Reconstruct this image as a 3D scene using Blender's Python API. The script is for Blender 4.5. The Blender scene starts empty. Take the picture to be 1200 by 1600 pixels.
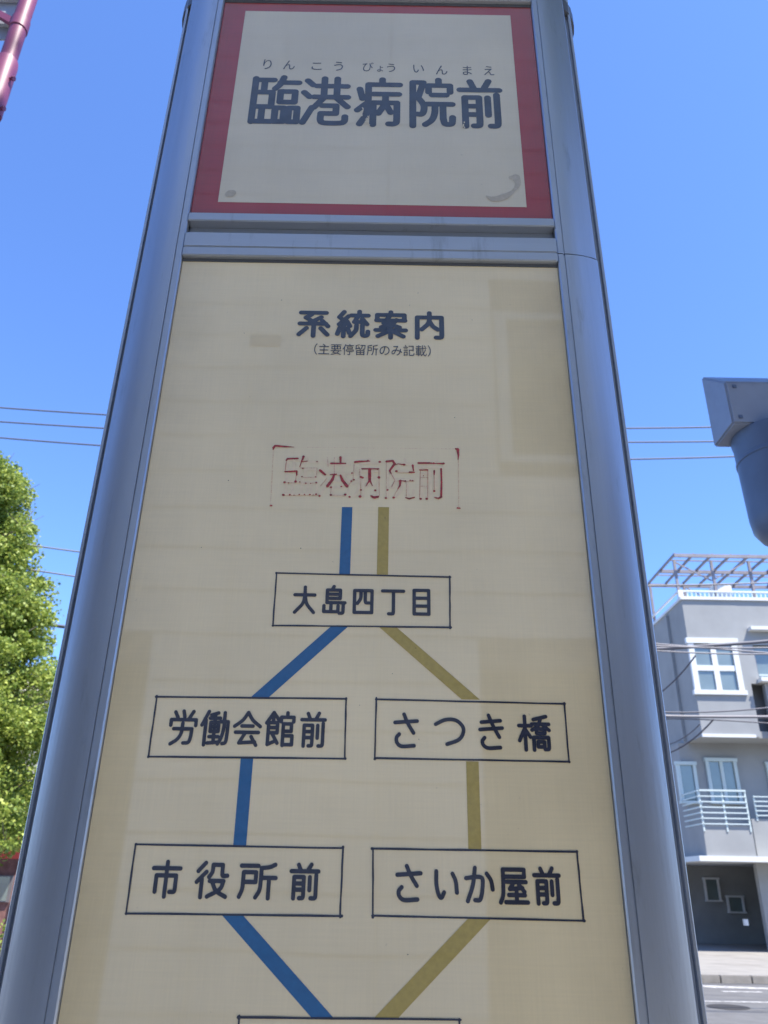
import bpy, bmesh, math, random
import numpy as np
from mathutils import Vector
random.seed(7)
rng = np.random.default_rng(11)
S = bpy.context.scene
COL = S.collection
R = math.radians

# ------------------------------------------------------------------ camera
F_PX, PITCH, ROLL, EYE = 1230.0, R(25.5), R(.978), 1.55      # focal length in px of the 1200x1600 photo
fw = Vector((0, math.cos(PITCH), math.sin(PITCH)))
r0 = Vector((1, 0, 0)); u0 = Vector((0, -math.sin(PITCH), math.cos(PITCH)))
rt = r0*math.cos(ROLL) + u0*math.sin(ROLL)
up = u0*math.cos(ROLL) - r0*math.sin(ROLL)
cd = bpy.data.cameras.new('camera'); cam = bpy.data.objects.new('camera', cd); COL.objects.link(cam)
from mathutils import Matrix
M3 = Matrix((rt, up, -fw)).transposed()
cam.matrix_world = Matrix.Translation((0, 0, EYE)) @ M3.to_4x4()
cd.sensor_fit = 'VERTICAL'; cd.sensor_height = 36; cd.sensor_width = 27
cd.lens = F_PX/1600*36
cd.clip_start = .02; cd.clip_end = 3000
cd.dof.use_dof = True; cd.dof.focus_distance = .93; cd.dof.aperture_fstop = 13
S.camera = cam

# ------------------------------------------------------------------ light
SUN_EL, SUN_AZ = R(60), R(52)          # sun behind the viewer, over the right shoulder
sdir = Vector((math.sin(SUN_AZ)*math.cos(SUN_EL), -math.cos(SUN_AZ)*math.cos(SUN_EL), math.sin(SUN_EL)))
W = bpy.data.worlds.new('World'); S.world = W; W.use_nodes = True
nt = W.node_tree; nt.nodes.clear()
sk = nt.nodes.new('ShaderNodeTexSky'); sk.sky_type = 'NISHITA'; sk.sun_disc = False
sk.sun_elevation = SUN_EL; sk.sun_rotation = math.atan2(sdir.x, sdir.y)
sk.air_density = 1.0; sk.dust_density = .3; sk.ozone_density = 6.0; sk.altitude = 0
bgn = nt.nodes.new('ShaderNodeBackground'); bgn.inputs[1].default_value = .133
wo = nt.nodes.new('ShaderNodeOutputWorld')
tint = nt.nodes.new('ShaderNodeMix'); tint.data_type = 'RGBA'; tint.blend_type = 'MULTIPLY'; tint.inputs[0].default_value = 1
tint.inputs[7].default_value = (.82, .96, 1.24, 1)        # the phone's strong blue rendering of a clear sky
nt.links.new(sk.outputs[0], tint.inputs[6]); nt.links.new(tint.outputs[2], bgn.inputs[0]); nt.links.new(bgn.outputs[0], wo.inputs[0])
sl = bpy.data.lights.new('sun', 'SUN'); sl.energy = 5.0; sl.angle = R(.5); sl.color = (1, .95, .87)
so = bpy.data.objects.new('sun', sl); COL.objects.link(so)
so.rotation_euler = (-sdir).to_track_quat('-Z', 'Y').to_euler(); so.location = (8, -20, 30)
S.view_settings.view_transform = 'Standard'; S.view_settings.look = 'None'
S.view_settings.gamma = 1; S.view_settings.use_curve_mapping = False
S.view_settings.exposure = 1.12
S.render.engine = 'CYCLES'

# ------------------------------------------------------------------ helpers
D = .8                                    # metres from the lens to the face of the sign
def at(px, py, Y=D):                      # point of the photograph at depth Y -> world
    v = fw + rt*((px-600)/F_PX) + up*((800-py)/F_PX)
    return Vector((0, 0, EYE)) + v*(Y/v.y)
def PX(px, py): return at(px, py).x
def PZ(px, py): return at(px, py).z

def mat(name, col, rough=.6, metal=0, coat=0, coat_rough=.04, var=0, vscale=8, bump=0, bscale=60, spec=.5, col2=None,
        dirt=0, stretch=(1, 1, 1), trans=0, detail=6, coat_ior=1.5):
    m = bpy.data.materials.new(name); m.use_nodes = True
    n = m.node_tree.nodes; L = m.node_tree.links; b = n['Principled BSDF']
    b.inputs['Base Color'].default_value = (*col, 1); b.inputs['Roughness'].default_value = rough
    b.inputs['Metallic'].default_value = metal; b.inputs['Coat Weight'].default_value = coat
    b.inputs['Coat Roughness'].default_value = coat_rough; b.inputs['Coat IOR'].default_value = coat_ior
    b.inputs['Specular IOR Level'].default_value = spec
    b.inputs['Transmission Weight'].default_value = trans
    tc = n.new('ShaderNodeTexCoord'); mp = n.new('ShaderNodeMapping'); mp.inputs['Scale'].default_value = stretch
    geo = n.new('ShaderNodeNewGeometry'); L.new(geo.outputs['Position'], mp.inputs['Vector'])
    last = None
    if var or col2:
        nz = n.new('ShaderNodeTexNoise'); nz.inputs['Scale'].default_value = vscale; nz.inputs['Detail'].default_value = detail
        L.new(mp.outputs[0], nz.inputs['Vector'])
        mx = n.new('ShaderNodeMix'); mx.data_type = 'RGBA'
        c2 = col2 or tuple(c*(1-var) for c in col)
        c1 = col if col2 else tuple(min(1, c*(1+var)) for c in col)
        mx.inputs[6].default_value = (*c1, 1); mx.inputs[7].default_value = (*c2, 1)
        rp = n.new('ShaderNodeMapRange'); rp.inputs['From Min'].default_value = .3; rp.inputs['From Max'].default_value = .7
        L.new(nz.outputs['Fac'], rp.inputs['Value']); L.new(rp.outputs[0], mx.inputs[0])
        L.new(mx.outputs[2], b.inputs['Base Color']); last = mx.outputs[2]
        rr = n.new('ShaderNodeMapRange'); rr.inputs['To Min'].default_value = max(.02, rough-.08); rr.inputs['To Max'].default_value = min(1, rough+.08)
        L.new(nz.outputs['Fac'], rr.inputs['Value']); L.new(rr.outputs[0], b.inputs['Roughness'])
    if dirt:
        nz2 = n.new('ShaderNodeTexNoise'); nz2.inputs['Scale'].default_value = vscale*.31; nz2.inputs['Detail'].default_value = 9
        nz2.inputs['Roughness'].default_value = .7; L.new(mp.outputs[0], nz2.inputs['Vector'])
        r2 = n.new('ShaderNodeMapRange'); r2.inputs['From Min'].default_value = .52; r2.inputs['From Max'].default_value = .75
        r2.inputs['To Max'].default_value = dirt; L.new(nz2.outputs['Fac'], r2.inputs['Value'])
        m2 = n.new('ShaderNodeMix'); m2.data_type = 'RGBA'; L.new(r2.outputs[0], m2.inputs[0])
        if last: L.new(last, m2.inputs[6])
        else: m2.inputs[6].default_value = (*col, 1)
        m2.inputs[7].default_value = (.12, .105, .085, 1); L.new(m2.outputs[2], b.inputs['Base Color'])
    if bump:
        nb = n.new('ShaderNodeTexNoise'); nb.inputs['Scale'].default_value = bscale; nb.inputs['Detail'].default_value = 4
        L.new(mp.outputs[0], nb.inputs['Vector'])
        bp = n.new('ShaderNodeBump'); bp.inputs['Strength'].default_value = bump; bp.inputs['Distance'].default_value = .01
        L.new(nb.outputs['Fac'], bp.inputs['Height']); L.new(bp.outputs[0], b.inputs['Normal'])
    return m

def tag(o, label=None, cat=None, group=None, kind=None):
    if label: o['label'] = label
    if cat: o['category'] = cat
    if group: o['group'] = group
    if kind: o['kind'] = kind
    return o
def thing(name, loc, label, cat, group=None):
    o = bpy.data.objects.new(name, None); COL.objects.link(o); o.location = loc; o.empty_display_size = .2
    return tag(o, label, cat, group)
def mesh(name, verts, faces, m, parent=None, smooth=False):
    """verts are world coordinates; kept where they are under the parent"""
    me = bpy.data.meshes.new(name); off = worldloc(parent)
    v = np.asarray(verts, dtype=float).reshape(-1, 3)
    if smooth != 'raw': v = v - np.array(off)
    me.from_pydata(v.tolist(), [], faces); me.validate(); me.update()
    o = bpy.data.objects.new(name, me); COL.objects.link(o); o.parent = parent
    me.materials.append(m)
    if smooth is True:
        for p in me.polygons: p.use_smooth = True
    return o
def worldloc(o):
    v = Vector((0, 0, 0))
    while o: v += o.location; o = o.parent
    return v

class G:                                   # collects shapes into one mesh
    def __init__(s): s.v = []; s.f = []
    def add(s, vs, fs):
        k = len(s.v); s.v += [tuple(v) for v in vs]; s.f += [tuple(i+k for i in f) for f in fs]; return s
    def box(s, x0, x1, y0, y1, z0, z1):
        vs = [(x, y, z) for x in (x0, x1) for y in (y0, y1) for z in (z0, z1)]
        return s.add(vs, [(0, 1, 3, 2), (4, 6, 7, 5), (0, 4, 5, 1), (2, 3, 7, 6), (0, 2, 6, 4), (1, 5, 7, 3)])
    def quad(s, a, b, c, d): return s.add([a, b, c, d], [(0, 1, 2, 3)])
    def bar(s, a, b, w, h=None):           # rectangular bar from a to b
        a = Vector(a); b = Vector(b); h = h or w; d = (b-a).normalized()
        ref = Vector((0, 0, 1)) if abs(d.z) < .9 else Vector((0, 1, 0))
        e = d.cross(ref).normalized()*w/2; g = d.cross(e).normalized()*h/2
        vs = [p+q for p in (a, b) for q in (e+g, -e+g, -e-g, e-g)]
        return s.add(vs, [(0, 1, 2, 3), (7, 6, 5, 4), (0, 4, 5, 1), (1, 5, 6, 2), (2, 6, 7, 3), (3, 7, 4, 0)])
    def tube(s, pts, rad, n=8, cap=True):
        pts = [Vector(p) for p in pts]; rads = rad if isinstance(rad, (list, tuple)) else [rad]*len(pts)
        rings = []
        for i, p in enumerate(pts):
            d = (pts[min(i+1, len(pts)-1)]-pts[max(i-1, 0)])
            d = d.normalized() if d.length > 1e-9 else Vector((0, 0, 1))
            ref = Vector((0, 0, 1)) if abs(d.z) < .95 else Vector((0, 1, 0))
            e = d.cross(ref).normalized(); g = d.cross(e)
            rings.append([p+(e*math.cos(t)+g*math.sin(t))*rads[i] for t in [2*math.pi*k/n for k in range(n)]])
        vs = [v for r_ in rings for v in r_]
        fs = [(i*n+k, i*n+(k+1) % n, (i+1)*n+(k+1) % n, (i+1)*n+k) for i in range(len(pts)-1) for k in range(n)]
        if cap: fs += [tuple(range(n))[::-1], tuple((len(pts)-1)*n+k for k in range(n))]
        return s.add(vs, fs)
    def prism(s, prof, z0, z1):            # closed plan outline pulled up
        n = len(prof)
        vs = [(x, y, z0) for x, y in prof]+[(x, y, z1) for x, y in prof]
        return s.add(vs, [(k, (k+1) % n, n+(k+1) % n, n+k) for k in range(n)]+[tuple(range(n))[::-1], tuple(range(n, 2*n))])
    def prismx(s, prof, x0, x1):           # closed (y,z) outline pulled along x
        n = len(prof)
        vs = [(x0, y, z) for y, z in prof]+[(x1, y, z) for y, z in prof]
        return s.add(vs, [(k, (k+1) % n, n+(k+1) % n, n+k) for k in range(n)]+[tuple(range(n))[::-1], tuple(range(n, 2*n))])
    def lathe(s, c, prof, n=24):           # prof: (radius, z) from bottom to top
        vs = [(c[0]+r*math.cos(2*math.pi*k/n), c[1]+r*math.sin(2*math.pi*k/n), c[2]+z) for r, z in prof for k in range(n)]
        fs = [(i*n+k, i*n+(k+1) % n, (i+1)*n+(k+1) % n, (i+1)*n+k) for i in range(len(prof)-1) for k in range(n)]
        fs += [tuple(range(n))[::-1], tuple((len(prof)-1)*n+k for k in range(n))]
        return s.add(vs, fs)
    def make(s, name, m, parent=None, smooth=False, bevel=0):
        o = mesh(name, s.v, s.f, m, parent)
        bm = bmesh.new(); bm.from_mesh(o.data); bmesh.ops.recalc_face_normals(bm, faces=bm.faces)
        if bevel: bmesh.ops.bevel(bm, geom=bm.edges[:], offset=bevel, segments=2, affect='EDGES', clamp_overlap=True)
        bm.to_mesh(o.data); bm.free()
        if smooth:
            o.data.shade_smooth(); sharp(o, smooth if smooth is not True else 35)
        return o
def sharp(o, deg):
    me = o.data; bm = bmesh.new(); bm.from_mesh(me)
    for e in bm.edges:
        if len(e.link_faces) == 2 and e.calc_face_angle(0) > R(deg): e.smooth = False
    bm.to_mesh(me); bm.free()

# ------------------------------------------------------------------ print drawn with a round brush
def smooth_path(pts, n=7):
    P = [np.array(p, float) for p in pts]
    if len(P) < 3: return P
    P = [2*P[0]-P[1]]+P+[2*P[-1]-P[-2]]; out = []
    for i in range(1, len(P)-2):
        for t in np.linspace(0, 1, n, endpoint=False):
            out.append(.5*((2*P[i])+(P[i+1]-P[i-1])*t+(2*P[i-1]-5*P[i]+4*P[i+1]-P[i+2])*t*t+(-P[i-1]+3*P[i]-3*P[i+1]+P[i+2])*t**3))
    out.append(P[-2]); return out
def print_mesh(name, strokes, m, parent, y, res=.0005, rough=0.0):
    """strokes: list of (points (x,z), half width or list of half widths); union of the brush marks, filled"""
    allp = np.array([p for s, _ in strokes for p in s]); wmax = max(np.max(w) for _, w in strokes)+3*res
    x0, z0 = allp.min(0)-wmax-res; x1, z1 = allp.max(0)+wmax+res
    nx = int((x1-x0)/res)+2; nz = int((z1-z0)/res)+2
    sd = np.full((nz, nx), 9., np.float32)
    for pts, w in strokes:
        ws = np.broadcast_to(w, (len(pts),)).astype(float)
        for i in range(max(1, len(pts)-1)):
            a = np.array(pts[i]); b = np.array(pts[min(i+1, len(pts)-1)]); wa, wb = ws[i], ws[min(i+1, len(pts)-1)]
            m_ = max(wa, wb)+3*res
            i0 = max(0, int((min(a[0], b[0])-m_-x0)/res)); i1 = min(nx, int((max(a[0], b[0])+m_-x0)/res)+2)
            j0 = max(0, int((min(a[1], b[1])-m_-z0)/res)); j1 = min(nz, int((max(a[1], b[1])+m_-z0)/res)+2)
            X, Z = np.meshgrid(x0+np.arange(i0, i1)*res, z0+np.arange(j0, j1)*res)
            d = b-a; L = max(1e-12, d@d); t = np.clip(((X-a[0])*d[0]+(Z-a[1])*d[1])/L, 0, 1)
            dist = np.hypot(X-a[0]-t*d[0], Z-a[1]-t*d[1])-(wa+(wb-wa)*t)
            sd[j0:j1, i0:i1] = np.minimum(sd[j0:j1, i0:i1], dist)
    if rough: sd = sd+rng.normal(0, rough, sd.shape).astype(np.float32)
    sd[np.abs(sd) < 1e-7] = 1e-7
    V = []; Fc = []; cache = {}
    def vid(key, x, z):
        if key not in cache: cache[key] = len(V); V.append((x, y, z))
        return cache[key]
    ins = sd < 0
    c = ins[:-1, :-1].astype(int)+2*ins[:-1, 1:]+4*ins[1:, 1:]+8*ins[1:, :-1]
    for j in range(nz-1):
        row = c[j]; nzr = np.nonzero(row)[0]; run = None
        for i in nzr.tolist():
            cc = row[i]
            if cc == 15:
                if run is None: run = i
                if i+1 < nx-1 and row[i+1] == 15: continue
                a = run; run = None
                Fc.append([vid((0, j, a), x0+a*res, z0+j*res), vid((0, j, i+1), x0+(i+1)*res, z0+j*res),
                           vid((0, j+1, i+1), x0+(i+1)*res, z0+(j+1)*res), vid((0, j+1, a), x0+a*res, z0+(j+1)*res)])
                continue
            cn = [(j, i), (j, i+1), (j+1, i+1), (j+1, i)]; poly = []
            for k in range(4):
                p, q = cn[k], cn[(k+1) % 4]
                if ins[p]: poly.append(vid((0, *p), x0+p[1]*res, z0+p[0]*res))
                if ins[p] != ins[q]:
                    t = sd[p]/(sd[p]-sd[q]); key = (1,)+tuple(sorted((p, q)))
                    poly.append(vid(key, x0+(p[1]+(q[1]-p[1])*t)*res, z0+(p[0]+(q[0]-p[0])*t)*res))
            if len(poly) > 2: Fc.append(poly)
    return mesh(name, V, Fc, m, parent)

K = {
'臨': [[(8,5),(8,95)],[(8,8),(46,8)],[(27,8),(27,34)],[(8,34),(45,34),(45,64),(8,64)],[(27,64),(27,94)],[(8,94),(48,94)],
      '~',[(66,2),(60,16),(50,26)],[(60,13),(98,13)],[(62,32),(92,32),(92,54),(62,54),(62,32)],[(54,66),(72,66),(72,94),(54,94),(54,66)],[(82,66),(99,66),(99,94),(82,94),(82,66)]],
'港': [[(9,8),(21,17)],[(3,33),(15,42)],[(4,95),(22,64)],[(46,3),(46,40)],[(74,3),(74,40)],[(30,19),(96,19)],[(25,42),(98,42)],[(46,44),(26,64)],[(74,44),(98,62)],
      [(44,60),(74,60),(74,76),(42,76)],'~',[(42,76),(42,90),(50,95),(84,95),(93,91),(94,82)]],
'病': [[(58,3),(58,14)],[(26,14),(98,14)],'~',[(26,14),(26,50),(22,76),(8,96)],[(6,24),(13,44)],[(2,68),(22,54)],[(38,34),(96,34)],'~',[(66,34),(64,54),(50,74)],[(66,54),(78,72)],
      [(38,52),(38,97)],[(38,52),(92,52),(92,86)],'~',[(92,84),(91,92),(84,95),(74,95)]],
'院': [[(8,8),(8,98)],[(8,8),(32,8),(20,40)],'~',[(20,40),(32,54),(33,66),(28,74),(17,74)],[(67,2),(67,13)],[(44,28),(44,14),(93,14),(93,28)],[(52,34),(84,34)],[(40,53),(97,53)],
      '~',[(58,54),(57,72),(50,86),(36,95)],[(76,53),(76,84)],'~',[(76,82),(79,92),(86,94),(95,92),(97,80)]],
'前': [[(28,4),(36,18)],[(73,3),(62,18)],[(3,22),(98,22)],[(14,38),(14,97)],[(14,38),(48,38),(48,86)],'~',[(48,84),(47,94),(42,96),(34,96)],[(14,56),(48,56)],[(14,73),(48,73)],
      [(69,38),(69,74)],[(91,32),(91,86)],'~',[(91,84),(90,93),(85,96),(74,96)]],
'系': [[(8,9),(90,9)],'~',[(46,10),(40,18),(24,28)],[(24,28),(56,48)],[(74,26),(34,50)],[(6,51),(90,51)],[(78,40),(97,60)],[(51,52),(51,97)],[(28,68),(5,92)],[(74,68),(96,92)]],
'統': [[(24,4),(10,24),(26,38)],[(38,20),(10,52),(38,50)],[(34,40),(43,58)],[(24,52),(24,97)],[(12,66),(6,88)],[(36,66),(42,84)],[(71,2),(71,15)],[(46,17),(98,17)],
      [(68,18),(56,42),(88,42)],[(80,30),(95,50)],'~',[(63,54),(61,74),(46,95)],[(81,54),(81,84)],'~',[(81,82),(83,92),(90,94),(97,90),(98,78)]],
'案': [[(50,2),(50,11)],[(7,27),(7,13),(93,13),(93,27)],[(46,18),(28,44)],'~',[(28,42),(50,50),(78,60)],'~',[(68,32),(52,50),(20,60)],[(5,34),(95,34)],[(3,71),(97,71)],[(50,60),(50,99)],[(46,74),(10,94)],[(54,74),(90,94)]],
'内': [[(9,20),(9,98)],[(9,20),(91,20),(91,86)],'~',[(91,84),(90,93),(85,96),(72,96)],'~',[(50,3),(50,28),(44,46),(24,66)],'~',[(52,38),(62,54),(78,66)]],
'大': [[(5,33),(95,33)],'~',[(50,5),(50,36),(42,64),(8,95)],'~',[(52,38),(62,66),(93,95)]],
'島': [[(48,1),(40,13)],[(20,14),(20,59)],[(20,14),(76,14),(76,44)],[(20,29),(76,29)],[(20,44),(76,44)],[(20,59),(97,59)],[(90,59),(90,86)],'~',[(90,84),(89,93),(84,96),(74,96)],[(8,70),(8,91),(68,91)],[(38,66),(38,91)],[(68,70),(68,91)]],
'四': [[(7,14),(93,14),(93,92),(7,92),(7,14)],'~',[(38,14),(37,42),(22,60)],[(60,14),(60,50)],'~',[(60,48),(62,56),(68,58),(80,58)]],
'丁': [[(5,14),(95,14)],[(52,14),(52,86)],'~',[(52,84),(51,93),(46,95),(32,95)]],
'目': [[(18,10),(82,10),(82,94),(18,94),(18,10)],[(18,38),(82,38)],[(18,66),(82,66)]],
'労': [[(18,6),(28,21)],[(47,3),(52,19)],[(82,4),(70,22)],[(6,44),(6,28),(94,28),(94,44)],[(18,54),(82,54)],'~',[(82,54),(80,78),(74,92),(56,94)],'~',[(48,38),(46,66),(34,84),(12,97)]],
'働': [[(24,3),(3,42)],[(16,28),(16,98)],[(58,7),(34,13)],[(30,22),(66,22)],[(34,34),(62,34),(62,60),(34,60),(34,34)],[(34,47),(62,47)],[(48,10),(48,92)],[(32,75),(64,75)],[(28,93),(66,90)],
      [(68,32),(95,32)],'~',[(95,32),(94,70),(91,90),(80,94)],'~',[(81,6),(81,46),(76,74),(64,95)]],
'会': ['~',[(50,4),(32,26),(4,44)],'~',[(50,4),(68,26),(96,44)],[(30,43),(70,43)],[(9,61),(91,61)],[(44,62),(24,91),(80,88)],[(66,73),(85,97)]],
'館': [[(26,3),(3,33)],[(26,3),(47,26)],[(26,14),(26,30)],[(10,32),(41,32),(41,61),(10,61)],[(10,46),(41,46)],[(10,32),(10,94),(36,84)],[(26,66),(43,90)],[(74,3),(74,14)],[(53,29),(53,16),(96,16),(96,29)],
      [(61,35),(61,96)],[(61,35),(89,35),(89,56),(61,56)],[(61,69),(93,69),(93,94),(61,94)]],
'橋': [[(3,30),(41,30)],[(22,3),(22,98)],[(22,36),(3,72)],[(24,42),(38,62)],[(90,3),(50,12)],[(44,25),(98,25)],'~',[(72,10),(64,30),(44,42)],[(76,25),(98,42)],[(58,39),(84,39),(84,51),(58,51),(58,39)],
      [(48,98),(48,63),(95,63),(95,88)],'~',[(95,86),(94,94),(90,96),(82,96)],[(61,75),(81,75),(81,89),(61,89),(61,75)]],
'市': [[(50,2),(50,18)],[(5,20),(95,20)],[(17,85),(17,40),(83,40),(83,78)],'~',[(83,74),(82,83),(78,85),(66,85)],[(50,22),(50,98)]],
'役': [[(28,3),(7,26)],[(32,28),(5,56)],[(20,48),(20,98)],'~',[(51,8),(50,28),(41,42)],[(51,8),(80,8),(80,30)],'~',[(80,28),(82,38),(96,38)],[(44,53),(86,53)],'~',[(86,53),(76,76),(40,96)],'~',[(52,56),(66,80),(95,96)]],
'所': [[(3,9),(49,9)],[(10,27),(10,52)],'~',[(10,50),(9,74),(2,95)],[(10,27),(44,27),(44,54),(10,54)],'~',[(95,5),(80,12),(58,15)],[(58,15),(58,50)],'~',[(58,48),(56,76),(46,96)],[(58,42),(98,42)],[(80,42),(80,98)]],
'屋': [[(14,8),(88,8),(88,27),(14,27)],[(14,8),(14,50)],'~',[(14,48),(12,76),(3,96)],[(26,41),(93,41)],[(52,41),(36,60),(80,57)],[(68,48),(87,67)],[(32,76),(88,76)],[(59,60),(59,94)],[(21,95),(97,95)]],
'さ': [[(8,27),(92,22)],'~',[(42,3),(56,28),(78,56)],'~',[(24,60),(14,70),(16,84),(34,94),(80,92)]],
'つ': ['~',[(4,30),(36,17),(70,18),(92,36),(92,56),(76,74),(40,86)]],
'き': [[(14,22),(86,17)],[(8,43),(92,38)],'~',[(42,2),(58,32),(80,64)],'~',[(24,66),(15,76),(20,88),(38,95),(82,93)]],
'い': ['~',[(12,16),(12,50),(20,78),(31,86),(42,72)],'~',[(76,22),(88,42),(92,72)]],
'か': ['~',[(5,33),(40,29),(58,31),(62,42),(58,72),(50,90),(34,91)],'~',[(36,5),(28,50),(9,94)],'~',[(76,20),(90,38),(95,62)]],
}
def char_strokes(ch, x0, x1, zt, zb, hw):
    out = []; sm = False
    for s in K[ch]:
        if isinstance(s, str): sm = True; continue
        pts = smooth_path(s) if sm else [np.array(p, float) for p in s]
        sm = False
        out.append(([(x0+hw+(x1-x0-2*hw)*p[0]/100, zt-hw-(zt-zb-2*hw)*p[1]/100) for p in pts], hw))
    return out

# ------------------------------------------------------------------ materials
M = {}
def scuffs(m, amount=.5):                  # fine vertical scratches and dull water marks on bare metal
    n = m.node_tree.nodes; L = m.node_tree.links; b = n['Principled BSDF']
    geo = n.new('ShaderNodeNewGeometry'); mp = n.new('ShaderNodeMapping'); mp.inputs['Scale'].default_value = (1, 1, .12); L.new(geo.outputs['Position'], mp.inputs[0])
    nz = n.new('ShaderNodeTexNoise'); nz.inputs['Scale'].default_value = 55; nz.inputs['Detail'].default_value = 8; nz.inputs['Roughness'].default_value = .75; L.new(mp.outputs[0], nz.inputs['Vector'])
    mr = n.new('ShaderNodeMapRange'); mr.inputs['From Min'].default_value = .56; mr.inputs['From Max'].default_value = .72; mr.inputs['To Max'].default_value = amount; L.new(nz.outputs['Fac'], mr.inputs['Value'])
    src = b.inputs['Base Color'].links[0].from_socket; mx = n.new('ShaderNodeMix'); mx.data_type = 'RGBA'; L.new(mr.outputs[0], mx.inputs[0]); L.new(src, mx.inputs[6]); mx.inputs[7].default_value = (.24, .25, .26, 1)
    L.new(mx.outputs[2], b.inputs['Base Color']); return m
M['alu'] = mat('anodised_aluminium', (.45, .49, .55), rough=.38, metal=.8, var=.10, vscale=30, stretch=(1, 1, .05), bump=.03, bscale=300)
M['alu_dark'] = mat('dark_gasket', (.10, .11, .125), rough=.5, metal=.3)
M['chan'] = mat('recessed_channel', (.32, .36, .42), rough=.5, metal=.5)
M['cap'] = mat('dark_grey_cap', (.09, .10, .12), rough=.45, metal=.2)
M['rail'] = mat('satin_rail', (.47, .51, .56), rough=.42, metal=.7, var=.06, vscale=18, stretch=(.1, 1, 1), bump=.03, bscale=260)
scuffs(M['alu']); scuffs(M['rail'], .4)
def panel_mat(name, col, coat_ior, weave=.05):
    m = mat(name, col, rough=.5, coat=1, coat_rough=.03, coat_ior=coat_ior)
    n = m.node_tree.nodes; L = m.node_tree.links; b = n['Principled BSDF']
    geo = n.new('ShaderNodeNewGeometry'); sep = n.new('ShaderNodeSeparateXYZ'); L.new(geo.outputs['Position'], sep.inputs[0])
    acc = None
    for ax, per in (('X', .0016), ('Z', .0021)):          # woven backing showing through
        cmb = n.new('ShaderNodeCombineXYZ'); L.new(sep.outputs[ax], cmb.inputs['X' if ax == 'X' else 'Y'])
        nz = n.new('ShaderNodeTexNoise'); nz.inputs['Scale'].default_value = 1/per; nz.inputs['Detail'].default_value = 2
        mp = n.new('ShaderNodeMapping'); mp.inputs['Scale'].default_value = (1, 1, .02) if ax == 'X' else (.02, 1, 1)
        sc = n.new('ShaderNodeMapping'); sc.inputs['Scale'].default_value = (1, 0, .03) if ax == 'X' else (.03, 0, 1)
        L.new(geo.outputs['Position'], sc.inputs[0]); L.new(sc.outputs[0], nz.inputs['Vector'])
        if acc is None: acc = nz.outputs['Fac']
        else:
            ad = n.new('ShaderNodeMath'); ad.operation = 'ADD'; L.new(acc, ad.inputs[0]); L.new(nz.outputs['Fac'], ad.inputs[1]); acc = ad.outputs[0]
    mr = n.new('ShaderNodeMapRange'); mr.inputs['From Min'].default_value = .6; mr.inputs['From Max'].default_value = 1.4
    mr.inputs['To Min'].default_value = 1-weave; mr.inputs['To Max'].default_value = 1+weave; L.new(acc, mr.inputs['Value'])
    big = n.new('ShaderNodeTexNoise'); big.inputs['Scale'].default_value = 5; big.inputs['Detail'].default_value = 7; L.new(geo.outputs['Position'], big.inputs['Vector'])
    bm_ = n.new('ShaderNodeMapRange'); bm_.inputs['From Min'].default_value = .35; bm_.inputs['From Max'].default_value = .65
    bm_.inputs['To Min'].default_value = .92; bm_.inputs['To Max'].default_value = 1.03; L.new(big.outputs['Fac'], bm_.inputs['Value'])
    mul = n.new('ShaderNodeMath'); mul.operation = 'MULTIPLY'; L.new(mr.outputs[0], mul.inputs[0]); L.new(bm_.outputs[0], mul.inputs[1])
    # tiny specks of dirt
    vo = n.new('ShaderNodeTexNoise'); vo.inputs['Scale'].default_value = 150; vo.inputs['Detail'].default_value = 3; L.new(geo.outputs['Position'], vo.inputs['Vector'])
    vr = n.new('ShaderNodeMapRange'); vr.inputs['From Min'].default_value = .72; vr.inputs['From Max'].default_value = .80
    vr.inputs['To Min'].default_value = 1; vr.inputs['To Max'].default_value = .72; L.new(vo.outputs['Fac'], vr.inputs['Value'])
    mu2 = n.new('ShaderNodeMath'); mu2.operation = 'MULTIPLY'; L.new(mul.outputs[0], mu2.inputs[0]); L.new(vr.outputs[0], mu2.inputs[1])
    # darker towards the long edges, broken up by noise
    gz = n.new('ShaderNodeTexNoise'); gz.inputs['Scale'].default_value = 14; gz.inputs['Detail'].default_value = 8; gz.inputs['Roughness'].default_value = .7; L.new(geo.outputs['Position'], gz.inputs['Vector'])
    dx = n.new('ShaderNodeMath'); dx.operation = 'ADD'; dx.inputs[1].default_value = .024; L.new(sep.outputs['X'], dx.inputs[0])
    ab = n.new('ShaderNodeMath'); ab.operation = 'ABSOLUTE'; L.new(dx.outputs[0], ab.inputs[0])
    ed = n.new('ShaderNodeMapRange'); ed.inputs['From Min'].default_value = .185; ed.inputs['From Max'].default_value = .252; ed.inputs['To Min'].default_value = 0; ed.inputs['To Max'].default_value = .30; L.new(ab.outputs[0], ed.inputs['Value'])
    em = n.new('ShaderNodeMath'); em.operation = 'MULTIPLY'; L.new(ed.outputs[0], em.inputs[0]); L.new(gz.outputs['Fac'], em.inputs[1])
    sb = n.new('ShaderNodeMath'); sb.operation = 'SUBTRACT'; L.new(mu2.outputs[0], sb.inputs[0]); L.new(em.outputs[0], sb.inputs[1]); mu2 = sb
    vm = n.new('ShaderNodeVectorMath'); vm.operation = 'SCALE'; vm.inputs[0].default_value = col; L.new(mu2.outputs[0], vm.inputs['Scale'])
    L.new(vm.outputs[0], b.inputs['Base Color'])
    # slight waviness of the sheet so reflections are not ruler straight
    wv = n.new('ShaderNodeTexNoise'); wv.inputs['Scale'].default_value = 3.5; wv.inputs['Detail'].default_value = 1; L.new(geo.outputs['Position'], wv.inputs['Vector'])
    bp = n.new('ShaderNodeBump'); bp.inputs['Strength'].default_value = .12; bp.inputs['Distance'].default_value = .004
    L.new(wv.outputs['Fac'], bp.inputs['Height']); L.new(bp.outputs[0], b.inputs['Coat Normal'])
    return m
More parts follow.
